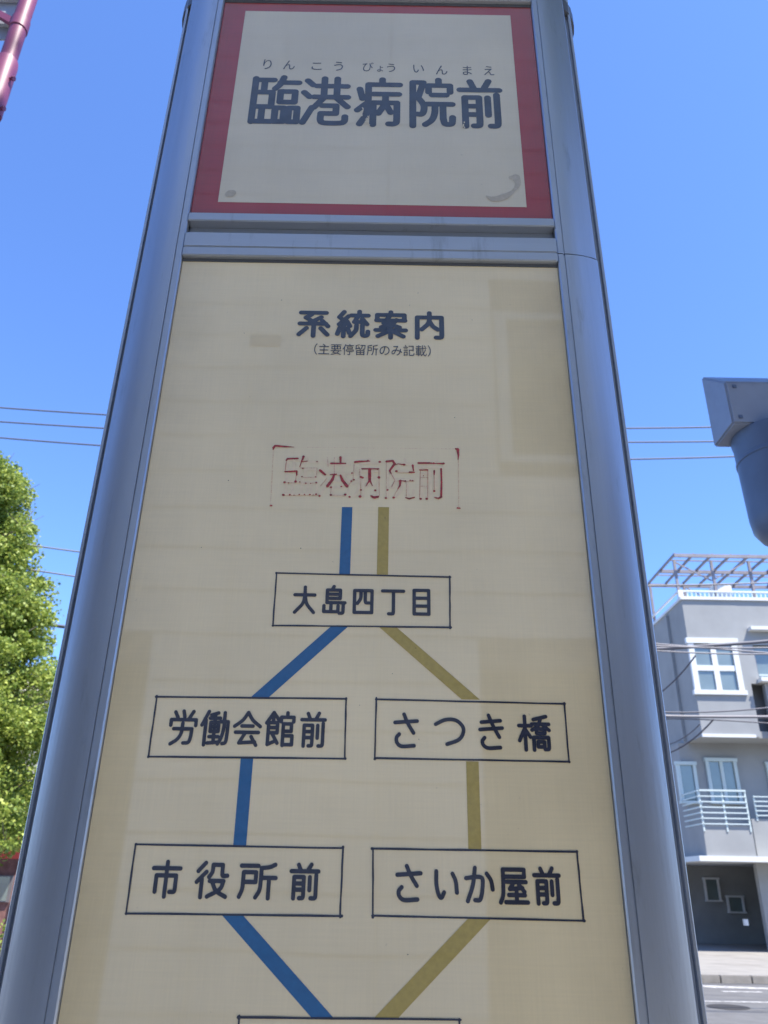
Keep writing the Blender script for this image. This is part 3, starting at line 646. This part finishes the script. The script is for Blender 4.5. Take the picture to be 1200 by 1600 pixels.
g = G(); g.box(xe+.201, X2, YF+.6, YF+.7, z3+.2, ztop-.26); g.make('inner_wall', M['render'], house)
# white caps and drips
g = G(); g.box(xe-.05, X2, YF-.06, YF+.26, ztop, ztop+.10); g.make('parapet_cap', M['wht'], house)
g = G(); g.box(xe-.04, xe+.22, YF+.26, YB, ztop, ztop+.09); g.make('parapet_cap', M['wht'], house)
g = G(); g.box(xe-.02, xs, YF-.05, YF-.001, z3-.03, z3+.06); g.make('drip_edge', M['wht'], house)
g = G(); g.box(xf(1168, 984), xf(1168, 984)+3, YF-.25, YF+.001, zf(1180, 987), zf(1180, 982)); g.make('window_hood', M['wht'], house)
g = G(); g.box(win2[0]-.06, win2[0]+3, YF-.28, YF, zf(1180, 1067), zf(1180, 1061)); g.make('window_sill', M['wht'], house)
g = G(); g.box(win2[0]-.1, win2[0]+3, YF-.26, YF-.22, zf(1180, 1059), zf(1180, 1056.5)); g.make('rail', M['pale_rail'], house)
def window(x0, x1, z0, z1, y, nx, nz, fr, m=None, glass=None, curtain=None):
    g = G(); g.box(x0-fr*.4, x0+fr*.6, y-.05, y+.06, z0, z1); g.box(x1-fr*.6, x1+fr*.4, y-.05, y+.06, z0, z1)
    g.box(x0-fr*.7, x1+fr*.7, y-.07, y+.06, z1, z1+fr); g.box(x0-fr*.7, x1+fr*.7, y-.09, y+.06, z0-fr*.8, z0)
    w = g.make('window', m or M['wht'], house); xa, xb = x0+fr*.6, x1-fr*.6
    g = G()
    for i in range(1, nx): c = xa+(xb-xa)*i/nx; g.box(c-fr*.5, c+fr*.5, y-.03, y+.05, z0, z1)
    for j in range(1, nz):
        c = z0+(z1-z0)*(.47 if nz == 2 else j/nz)
        for i in range(nx): g.box(xa+(xb-xa)*i/nx+(fr*.5 if i else 0), xa+(xb-xa)*(i+1)/nx-(fr*.5 if i < nx-1 else 0), y-.028, y+.05, c-fr*.5, c+fr*.5)
    if nx*nz > 1: g.make('mullion', m or M['wht'], w)
    for i in range(nx):
        for j in range(nz):
            cz = [z0, z0+(z1-z0)*.47, z1] if nz == 2 else [z0+(z1-z0)*q/nz for q in range(nz+1)]
            g = G(); g.box(xa+(xb-xa)*i/nx+.001, xa+(xb-xa)*(i+1)/nx-.001, y+.01+.004*((i+j) % 2), y+.02+.004*((i+j) % 2), cz[j], cz[j+1]); g.make('pane', glass or M['glass'], w)
    if curtain:
        g = G(); n = 14
        for i in range(n): g.box(x0+.02+(x1-x0-.04)*i/n, x0+.02+(x1-x0-.04)*(i+.9)/n, y+.1+.015*(i % 2), y+.12+.015*(i % 2), z0+.02, z1-.02)
        g.make('curtain', M['curtain'], w)
    return w
window(*win, YF+.02, 2, 2, .17)
window(*win2, YF+.1, 2, 1, .06, m=M['steel'])
# second floor window bays
Y2 = YF+1.3
window(xf(1103, 1190, Y2), xf(1147, 1190, Y2), zf(1120, 1252, Y2), zf(1120, 1190, Y2), Y2-.02, 2, 1, .10, m=M['pale_rail'])
window(xf(1062, 1190, Y2)-.1, xf(1083, 1190, Y2), zf(1100, 1252, Y2), zf(1100, 1196, Y2), Y2-.02, 1, 1, .10, m=M['pale_rail'])
window(xf(1196, 1190, Y2), xf(1196, 1190, Y2)+1.8, zf(1190, 1262, Y2), zf(1190, 1195, Y2), Y2-.02, 2, 1, .08, m=M['pale_rail'])
# balcony: parapet with railing
xb0 = xf(1105, 1337); xb1 = xf(1182, 1337)
g = G(); g.box(xb0, xb1, YF, YF+.12, z2, z2t); g.box(xb0, xb0+.12, YF+.12, Y2, z2, z2t); g.make('balcony_parapet', M['render'], house)
g = G(); g.box(xb1+.3, X2-4, YF+.6, YF+.72, z2, z2t+.25); g.make('balcony_parapet', M['render'], house)
g = G(); g.box(xb0-.25, X2, YF-.06, YB, z2-.14, z2-.002); g.make('floor_slab', M['wht'], house)
rl = G(); zr0, zr1 = z2t+.05, zf(1120, 1236)
for i in range(7): zz = zr0+(zr1-zr0)*i/6; rl.box(xb0+.03, xb1-.03, YF-.05, YF-.025, zz-.016, zz+.016)
rl.box(xb0+.02, xb1-.02, YF-.06, YF-.015, zr1-.01, zr1+.035); rl.make('railing', M['pale_rail'], house)
rl = G()
for i in range(7): zz = zr0+(zr1-zr0)*i/6; rl.box(xb0-.03, xb0-.005, YF-.02, Y2, zz-.016, zz+.016)
rl.make('railing', M['pale_rail'], house)
for x in np.linspace(xb0+.02, xb1-.04, 3):
    g = G(); g.box(x-.02, x+.025, YF-.024, YF-.001, z2t-.15, zr1); g.make('railing_post', M['pale_rail'], house)
g = G()
for i in range(5): g.box(xb1+.45, X2-4, YF+.55, YF+.58, z2t+.33+i*.13, z2t+.36+i*.13)
for i in range(5): g.box(xb1+.45+i*1.2, xb1+.5+i*1.2, YF+.585, YF+.6, z2t+.2, z2t+.9)
g.make('railing', M['pale_rail'], house)
# open ground floor with dark back wall
g = G(); g.box(xe-4, X2, YF+4.4, YF+4.6, .1, z2-.145); g.make('wall', M['render_d'], house)
g = G(); g.box(xf(1212, 1400), xf(1212, 1400)+8, YF+.9, YF+1.1, .1, z2-.146); g.make('wall', M['render'], house)
for px, py0, py1, w in ((1099, 1374, 1406, .45), (1135, 1402, 1424, .5)):
    x = xf(px, py0, YF+4.4); za, zb = zf(px, py1, YF+4.4), zf(px, py0, YF+4.4); window(x, x+w, za, zb, YF+4.36, 1, 1, .06)
g = G(); g.box(xf(1086, 1350), xf(1092, 1350)+.3, YF+2, YF+2.4, zf(1090, 1362), zf(1090, 1348)); g.make('air_conditioner', M['wht'], house, bevel=.02)
g = G(); g.tube([(xf(1185, 1442), YF+.82, zf(1185, 1448)), (xf(1185, 1442), YF+.82, zf(1185, 1438))], .07, 12); g.make('wall_lamp', M['wht'], house)
g = G(); g.tube([(xf(1150, 1380), YF+4.3, .12), (xf(1150, 1380), YF+4.3, z2-.16)], .05, 8); g.make('downpipe', M['steel'], house)
# roof railing
g = G(); zr = zf(1050, 920); yr = YF+.12
g.box(xe-.03, X2, yr-.03, yr+.03, zr-.05, zr); g.box(xe-.03, xe+.03, yr+.03, YB, zr-.05, zr); g.box(xe-.04, xe+.12, yr-.05, yr+.029, ztop+.101, zr-.051)
g.make('roof_railing', M['wht'], house)
for x in np.arange(xe+.25, X2-3, .14):
    g = G(); g.box(x, x+.035, yr-.015, yr+.015, ztop+.101, zr-.051); 
    if x < xe+.26: bal = g.make('baluster', M['pale_rail'], house); bx0 = x
    else:
        c = bal.copy(); COL.objects.link(c); c.parent = house; c.location = (x-bx0, 0, 0)
g = G(); xx = xf(1112, 930, YF+.7); g.box(xx, xx+.62, YF+.5, YF+.9, ztop-.06, zf(1112, 917, YF+.7)); g.make('rooftop_unit', M['wht'], house, bevel=.02)
# pergola on the roof
zp = zf(1056, 867); xp0 = xf(1056, 866); ypb = YF+2.9
def bar(name, a, b, w=.075, h=None): return G().bar(a, b, w, h).make(name, M['steel'], house)
for y_ in (YF+.05, YF+1.5, ypb): bar('pergola_beam', (xp0-.05, y_, zp), (X2-4, y_, zp), .07, .11)
for i in range(14): x = xp0+i*.62; bar('pergola_rafter', (x, YF+.09, zp+.07), (x, ypb-.04, zp+.07), .06, .07)
for yy in (YF+.8, YF+2.2): bar('pergola_batten', (xp0, yy, zp+.13), (X2-4, yy, zp+.13), .04)
for x in (xp0+.02, xp0+1.25, xp0+2.5, xp0+3.75, xp0+5):
    for y_ in (YF+.3, ypb-.06): bar('pergola_post', (x, y_, ztop-.1), (x, y_, zp-.06), .08)
bar('pergola_brace', (xp0+.04, YF+.36, zp-.1), (xp0+1.2, YF+.36, zp-.75), .04); bar('pergola_brace', (xp0+1.3, ypb-.12, zp-.1), (xp0+2.4, ypb-.12, zp-.8), .04)
bar('pergola_brace', (xp0+2.4, YF+.36, zp-.1), (xp0+1.3, YF+.36, zp-.7), .04)
# neighbouring block further back fills the street beyond the house
M['beige'] = mat('beige_render', (.42, .39, .33), rough=.9, var=.06, vscale=1)

# ------------------------------------------------------------------ box lamp with round drum at the right edge
M['lampgrey'] = mat('blue_grey_paint', (.25, .29, .37), rough=.5, dirt=.4, var=.06, vscale=10)
M['drum'] = mat('dark_grey_drum', (.095, .135, .22), rough=.45, dirt=.3, var=.08, vscale=10)
YL = 2.2
C_ = at(1145, 661, YL); Dp = at(1130, 596, YL)
# far bottom corner lies along +y from the near one
best = min(((abs(at(1115, 695, y).x-C_.x), y) for y in np.arange(YL+.02, YL+1.2, .01))); YFAR = best[1]
B_ = at(1115, 695, YFAR); A_ = at(1091, 589, YFAR)
xl = (C_.x+B_.x)/2; wid = .46
lamp = thing('street_device', (xl+wid/2, (YL+YFAR)/2, .12), 'grey sloped box housing with a dark round drum hanging under it at the right edge', 'street lamp')
zb_ = C_.z
g = G(); g.prismx([(YL, zb_), (YL, Dp.z), (YFAR, A_.z), (YFAR, zb_)], xl, xl+wid); g.make('housing', M['lampgrey'], lamp, bevel=.006)
dc = at(1214, 700, (YL+YFAR)/2); r_ = dc.x-at(1153, 705, (YL+YFAR)/2).x
zbot = at(1214, 838, (YL+YFAR)/2-r_*.3).z-zb_
g = G(); g.lathe((dc.x, (YL+YFAR)/2, zb_), [(r_*.02, zbot), (r_*.5, zbot+.004), (r_*.78, zbot+.02), (r_*.92, zbot+.05), (r_*.96, zbot+.09), (r_, -.03), (r_*1.03, -.012), (r_*1.03, -.0005)], 40); g.make('drum', M['drum'], lamp, smooth=50)
g = G(); px_ = xl+wid+.06; g.tube([(px_, (YL+YFAR)/2, .0), (px_, (YL+YFAR)/2, zb_+.5)], .055, 16); g.make('pole', M['lampgrey'], lamp, smooth=50)
g = G(); g.box(xl+wid+.0005, px_-.03, (YL+YFAR)/2-.04, (YL+YFAR)/2+.04, zb_+.02, zb_+.12); g.make('bracket', M['lampgrey'], lamp)

zm = (Dp.z+zb_)/2
for dx_ in (.03, wid-.03):
    for zz_ in (zb_+.025, Dp.z-.02):
        g = G(); g.bar((xl+dx_, YL-.004, zz_), (xl+dx_, YL+.001, zz_), .014); g.make('bolt', M['drum'], lamp, bevel=.002)
g = G(); g.lathe((dc.x, (YL+YFAR)/2, zb_-.10), [(r_*1.0, 0), (r_*1.012, .002), (r_*1.012, .012), (r_*1.0, .014)], 40); g.make('seam_ring', M['drum'], lamp)

# ------------------------------------------------------------------ red pole top left
M['redpole'] = mat('red_painted_steel', (.19, .045, .115), rough=.5, var=.1, vscale=8)
M['plate'] = mat('sign_plate_back', (.42, .45, .50), rough=.5, metal=.3)
YPl = 2.0
# pole axis at py=40 and sleeve at py=130
pt = at(29, 45, YPl); rp = (at(43, 45, YPl).x-at(17, 45, YPl).x)/2*.95
hyd = thing('signpost', (pt.x, YPl, .0), 'red steel pole with thick sleeve and clamped plate at the upper left corner', 'signpost')
g = G(); g.tube([(pt.x, YPl, 0), (pt.x, YPl, pt.z+1.6)], rp, 20); g.make('pole', M['redpole'], hyd, smooth=50)
zs1 = at(12, 88, YPl-.02).z; zs0 = at(2, 172, YPl-.02).z; rs = rp*1.32
g = G(); g.lathe((pt.x, YPl, 0), [(rs*.97, zs0), (rs*1.02, zs0+.01), (rs*1.0, zs0+.03), (rs, zs1-.02), (rs*.93, zs1), (rp*1.03, zs1+.004)], 28); g.make('sleeve', M['redpole'], hyd, smooth=40)
for dz in (.02, (zs1-zs0)*.62):
    g = G(); g.tube([(pt.x+rs*.9, YPl-.01, zs0+dz), (pt.x+rs*1.25, YPl-.012, zs0+dz)], .006, 10); g.tube([(pt.x+rs*1.2, YPl-.012, zs0+dz), (pt.x+rs*1.36, YPl-.012, zs0+dz-.003)], .010, 6); g.make('bolt', M['redpole'], hyd, smooth=40)
zk = at(33, 40, YPl).z
g = G(); g.lathe((pt.x, YPl, 0), [(rp*1.02, zk-.03), (rp*1.12, zk-.028), (rp*1.12, zk+.028), (rp*1.02, zk+.03)], 24); g.make('clamp_band', M['redpole'], hyd, smooth=40)
g = G(); g.bar((pt.x-rp, YPl, zk+.02), (pt.x-rp-.10, YPl, zk+.09), .018, .03); g.make('bracket', M['redpole'], hyd)
g = G(); g.box(pt.x-.4, pt.x-rp-.01, YPl+.045, YPl+.052, zk-.02, zk+.35); g.make('sign_plate', M['plate'], hyd, bevel=.002)
g = G(); g.bar((pt.x-.38, YPl+.035, zk+.06), (pt.x-rp-.005, YPl+.035, zk+.06), .016); g.bar((pt.x-.38, YPl+.035, zk+.22), (pt.x-rp-.005, YPl+.035, zk+.22), .016); g.make('plate_stiffener', M['plate'], hyd)

# ------------------------------------------------------------------ overhead wires
M['wire'] = mat('grey_cable', (.10, .10, .12), rough=.6)
M['wire_l'] = mat('weathered_cable', (.22, .21, .22), rough=.6)
def wire(p0, p1, p2, Y, rad, label, m='wire', Y2_=None, group='power cables high across the street'):
    """through left, middle and right photo points; a shallow parabola"""
    Yr = Y2_ or Y
    a = at(*p0, Y); c = at(*p2, Yr); b = at(*p1, (Y+Yr)/2)
    A = np.polyfit([a.x, b.x, c.x], [a.z, b.z, c.z], 2)
    x0 = a.x-6; x1 = c.x+6; pts = []
    for x in np.linspace(x0, x1, 40): t = (x-a.x)/(c.x-a.x); pts.append((x, Y+(Yr-Y)*t, np.polyval(A, x)))
    g = G(); g.tube(pts, rad, 6); o = g.make('overhead_wire', M[m], smooth=80)
    return tag(o, label, 'cable', group)
wire((0, 637), (164, 648), (1135, 667), 14, .016, 'uppermost of the three thin cables crossing the blue sky at mid height')
wire((0, 659), (160, 669), (1105, 690), 14, .016, 'middle of the three thin cables crossing the blue sky at mid height')
wire((0, 684), (155, 696), (1130, 714), 14, .016, 'lowest of the three thin cables crossing the blue sky at mid height')
wire((0, 845), (122, 862), (1020, 915), 13, .014, 'thin pale cable crossing in front of the leafy tree, upper of two', 'wire_l', group='telephone cables in front of the tree')
wire((0, 883), (113, 900), (1050, 1008), 13, .014, 'thin pale cable crossing in front of the leafy tree, lower of two', 'wire_l', group='telephone cables in front of the tree')
wire((30, 970), (97, 979), (1060, 1012), 15, .035, 'thick dark cable running level beside the tree top at left', 'wire', group='telephone cables in front of the tree')
wire((1025, 1009), (1110, 1012), (1200, 1012), 12, .013, 'thin cable crossing the top floor window of the grey house', 'wire_l', group='telephone cables in front of the house')
wire((1028, 1017), (1110, 1021), (1200, 1022), 12, .012, 'second thin cable just below the one across the top floor window', 'wire_l', group='telephone cables in front of the house')
wire((1040, 1113), (1120, 1112), (1200, 1106), 12, .012, 'thin dark cable crossing the grey house below its top floor window', 'wire', group='telephone cables in front of the house')
wire((1042, 1119), (1120, 1120), (1200, 1120), 12, .022, 'thicker pale bundled cable crossing the grey house below its top floor window', 'wire_l', group='telephone cables in front of the house')
wire((1042, 1123), (1120, 1125), (1200, 1130), 12, .010, 'lowest thin cable under the pale bundle on the grey house', 'wire', group='telephone cables in front of the house')
def drop(p, q, Yp, Yq, rad, label):
    a, b = at(*p, Yp), at(*q, Yq); pts = [a.lerp(b, t)-Vector((0, 0, .25*4*t*(1-t)*.3)) for t in np.linspace(0, 1, 14)]
    g = G(); g.tube(pts, rad, 6); tag(g.make('service_wire', M['wire'], smooth=80), label, 'cable', 'service drops to the house')
drop((1087, 1024), (1010, 1096), 12, 13, .012, 'slanting service wire leaving the cables at the top floor window')
drop((1115, 1124), (1035, 1180), 12, 13, .012, 'slanting service wire leaving the lower cable bundle on the house')
drop((1094, 1131), (1030, 1165), 12, 13.5, .008, 'thin slanting wire just above the lower service wire')

# ------------------------------------------------------------------ tree at the left
M['leaf'] = None
def leaf_mat():
    m = mat('ginkgo_leaf', (.10, .145, .018), rough=.55)
    n = m.node_tree.nodes; L = m.node_tree.links; b = n['Principled BSDF']
    oi = n.new('ShaderNodeNewGeometry'); rmp = n.new('ShaderNodeValToRGB')
    rmp.color_ramp.elements[0].color = (.12, .20, .03, 1); rmp.color_ramp.elements[1].color = (.42, .48, .10, 1)
    L.new(oi.outputs['Random Per Island'], rmp.inputs[0]); L.new(rmp.outputs[0], b.inputs['Base Color'])
    tr = n.new('ShaderNodeBsdfTranslucent'); L.new(rmp.outputs[0], tr.inputs['Color']); mx = n.new('ShaderNodeMixShader'); mx.inputs[0].default_value = .35
    out = n['Material Output']; L.new(b.outputs[0], mx.inputs[1]); L.new(tr.outputs[0], mx.inputs[2]); L.new(mx.outputs[0], out.inputs['Surface']); return m
M['leaf'] = leaf_mat(); M['bark'] = mat('grey_bark', (.12, .10, .08), rough=.95, var=.3, vscale=6, stretch=(1, 1, .2), bump=.6, bscale=30)
def leaf_cloud(centres, radii, n, size, flat=.75):
    V = np.zeros((n*4, 3)); p = radii**2.6; idx = rng.choice(len(centres), n, p=p/p.sum()); sc = rng.uniform(.55, 1.35, (len(centres), 3))
    d = rng.normal(size=(n, 3)); d /= np.linalg.norm(d, axis=1)[:, None]
    rr = rng.random(n)**.45*rng.choice([1, 1, 1, 1.25], n)
    c = centres[idx]+d*(radii[idx]*rr)[:, None]*sc[idx]*np.array([1, 1, flat])
    a = rng.normal(size=(n, 3)); a[:, 2] *= .6; a /= np.linalg.norm(a, axis=1)[:, None]
    b = np.cross(a, rng.normal(size=(n, 3))); b /= np.linalg.norm(b, axis=1)[:, None]
    s = size*rng.uniform(.6, 1.25, n)[:, None]
    V[0::4] = c-a*s*.55; V[1::4] = c+b*s*.5+a*s*.1; V[2::4] = c+a*s*.5; V[3::4] = c-b*s*.5+a*s*.1
    return V, [(4*i, 4*i+1, 4*i+2, 4*i+3) for i in range(n)]
YT_ = 13.0
def cone_tree(name, tx, ty, z0, zc0, zc1, rb, label, ncl, nleaf, lsize, profile):
    t = thing(name, (tx, ty, z0), label, 'tree')
    g = G(); g.tube([(tx, ty, z0-.05), (tx+.03, ty, z0+1), (tx-.04, ty, zc0), (tx+.05, ty, (zc0+zc1)/2), (tx, ty, zc1-.3)], [.2, .16, .14, .08, .02], 10)
    cs, rs_ = [], []
    for i in range(ncl):
        f_ = (i+.5)/ncl; zz = zc0+(zc1-zc0)*f_; ang = i*2.399+random.uniform(-.4, .4); rmx = rb*profile(f_)
        rr = rmx*(random.uniform(.5, .98) if i % 4 else random.uniform(.95, 1.18)); c = Vector((tx+rr*math.cos(ang), ty+rr*math.sin(ang), zz+random.uniform(-.1, .1)))
        cs.append(c); rs_.append(random.uniform(.26, .5)*(.6+.4*profile(f_)) if i % 4 else random.uniform(.12, .24))
        st = Vector((tx, ty, max(z0+1.2, zz-.5*rr-.15)))
        g.tube([st, st.lerp(c, .5)+Vector((0, 0, .06)), c], [.035, .02, .008], 5, cap=False)
        for q in range(2): e = c+Vector((random.uniform(-.3, .3), random.uniform(-.3, .3), random.uniform(0, .35))); g.tube([c, e], [.008, .003], 4, cap=False)
    g.make('trunk', M['bark'], t, smooth=60)
    V, Fc = leaf_cloud(np.array([c[:] for c in cs]), np.array(rs_), nleaf, lsize)
    mesh('crown', V, Fc, M['leaf'], t); return t
px_axis = at(-112, 1000, YT_).x; ztip = at(-20, 690, YT_).z; zlow = at(10, 1318, YT_).z
cone_tree('ginkgo_tree', px_axis, YT_, .1, zlow, ztip-.4, 1.66, 'tall leafy yellow green street tree at the left edge', 460, 290000, .055, lambda f_: math.sqrt(max(.02, 1-(max(0, f_-.1)/.93)**2.6))*(.95+.05*math.sin(f_*37))*(1+.5*min(1, max(0, (.72-f_)/.42))))
# unseen tree added right of and above the viewer: its crown shades the pillar
def round_tree(name, tx, ty, zc, rc, label, nleaf):
    t = thing(name, (tx, ty, .12), label, 'tree'); g = G()
    g.tube([(tx, ty, .1), (tx+.04, ty, 2), (tx-.05, ty+.03, 4.2), (tx, ty, zc)], [.17, .14, .12, .05], 12)
    cs = []
    for i in range(90):
        d = Vector((random.gauss(0, 1), random.gauss(0, 1), random.gauss(0, .9))).normalized()*rc*random.uniform(.3, .82); c = Vector((tx, ty, zc))+d; cs.append(c[:])
        if i % 3 == 0: st = Vector((tx, ty, min(zc, max(4.4, c.z-1.2)))); g.tube([st, st.lerp(c, .5)+Vector((0, 0, .12)), c], [.05, .03, .01], 5, cap=False)
    g.make('trunk', M['bark'], t, smooth=60)
    V, Fc = leaf_cloud(np.array(cs), np.full(len(cs), rc*.27), nleaf, .10); mesh('crown', V, Fc, M['leaf'], t)
round_tree('added_shade_tree', 2.8, -.35, 8.3, 2.75, 'round crowned tree out of view, added to shade the bus stop pillar', 70000)
# hedge below
M['hedge_leaf'] = M['leaf']
hx = at(-60, 1500, 11).x
hd = thing('hedge', (hx, 11, 0), 'low clipped green hedge at the bottom left under the tree', 'hedge')
g = G(); 
for q in range(9): g.tube([(hx-1.2+q*.3, 11+random.uniform(-.1, .1), -.01), (hx-1.2+q*.3, 11, .95)], [.02, .008], 5)
g.make('stems', M['bark'], hd)
cs = np.array([(hx+random.uniform(-1.3, at(14, 1450, 11).x-hx-.15), 11+random.uniform(-.4, .4), random.uniform(.2, at(5, 1446, 11).z-.12)) for _ in range(90)])
V, Fc = leaf_cloud(cs, np.full(90, .2), 15000, .05); mesh('foliage', V, Fc, M['leaf'], hd)

# ------------------------------------------------------------------ shop and house behind the tree
M['awning'] = mat('red_awning_cloth', (.15, .010, .009), rough=.8, var=.1, vscale=4)
M['brickwall'] = mat('brown_red_tile', (.22, .11, .10), rough=.8, var=.25, vscale=10, bump=.2)
YS = 19.0
x0s = at(-200, 1300, YS).x; x1s = at(52, 1300, YS).x
shop = thing('shop', ((x0s+x1s)/2, YS+2, .1), 'low reddish brown shop with a bright red awning seen under the left tree', 'shop')
za1, za0 = at(20, 1294, YS-.9).z, at(20, 1342, YS-.9).z
g = G(); g.box(x0s, x1s, YS, YS+4, .1, za1+.3); g.make('wall', M['brickwall'], shop)
g = G(); g.box(x0s-.1, x1s+.1, YS-.05, YS+4.1, za1+.301, za1+.4); g.make('roof', M['brickwall'], shop)
g = G(); g.prismx([(YS-.9, za0), (YS-.9, za0+.25), (YS-.002, za1+.15), (YS-.002, za1+.08), (YS-.85, za0+.2), (YS-.85, za0)], x0s+.3, x1s+.15); g.make('awning', M['awning'], shop)
xa = at(28, 1380, YS).x
g = G(); g.box(xa-1.4, xa-.1, YS-.06, YS-.001, at(20, 1410, YS).z, at(20, 1368, YS).z); w_ = g.make('shop_window', M['steel'], shop)
g = G(); g.box(xa-1.34, xa-.16, YS-.07, YS-.061, at(20, 1408, YS).z, at(20, 1370, YS).z); g.make('pane', M['glass'], w_)
# passer-by-dark post by the corner
g = G(); g.box(at(42, 1380, YS-.3).x, at(49, 1380, YS-.3).x, YS-.35, YS-.25, .1, at(45, 1340, YS-.3).z); g.make('pillar', M['render_d'], shop)
YH = 26.0
h0, h1 = at(-150, 1070, YH).x, at(100, 1070, YH).x; zh = at(70, 1085, YH).z; zr_ = at(70, 1052, YH).z
hb = thing('gabled_house', ((h0+h1)/2, YH+3, .1), 'beige gabled house half hidden behind the left tree', 'house')
g = G(); g.box(h0, h1, YH, YH+6, .1, zh); g.make('wall', M['beige'], hb)
M['rooftile'] = mat('pale_roof_tile', (.38, .33, .27), rough=.9, var=.15, vscale=5)
g = G(); g.prismx([(YH-.4, zh+.002), (YH+3, zr_+.6), (YH+6.4, zh+.002)], h0-.3, h1+.3); g.make('roof', M['rooftile'], hb)
for i in range(3):
    xw = h0+1+i*1.7; f = G().box(xw, xw+.9, YH-.05, YH-.001, 3.4, 4.5).make('window', M['wht'], hb); G().box(xw+.07, xw+.83, YH-.06, YH-.051, 3.47, 4.43).make('pane', M['glass'], f)
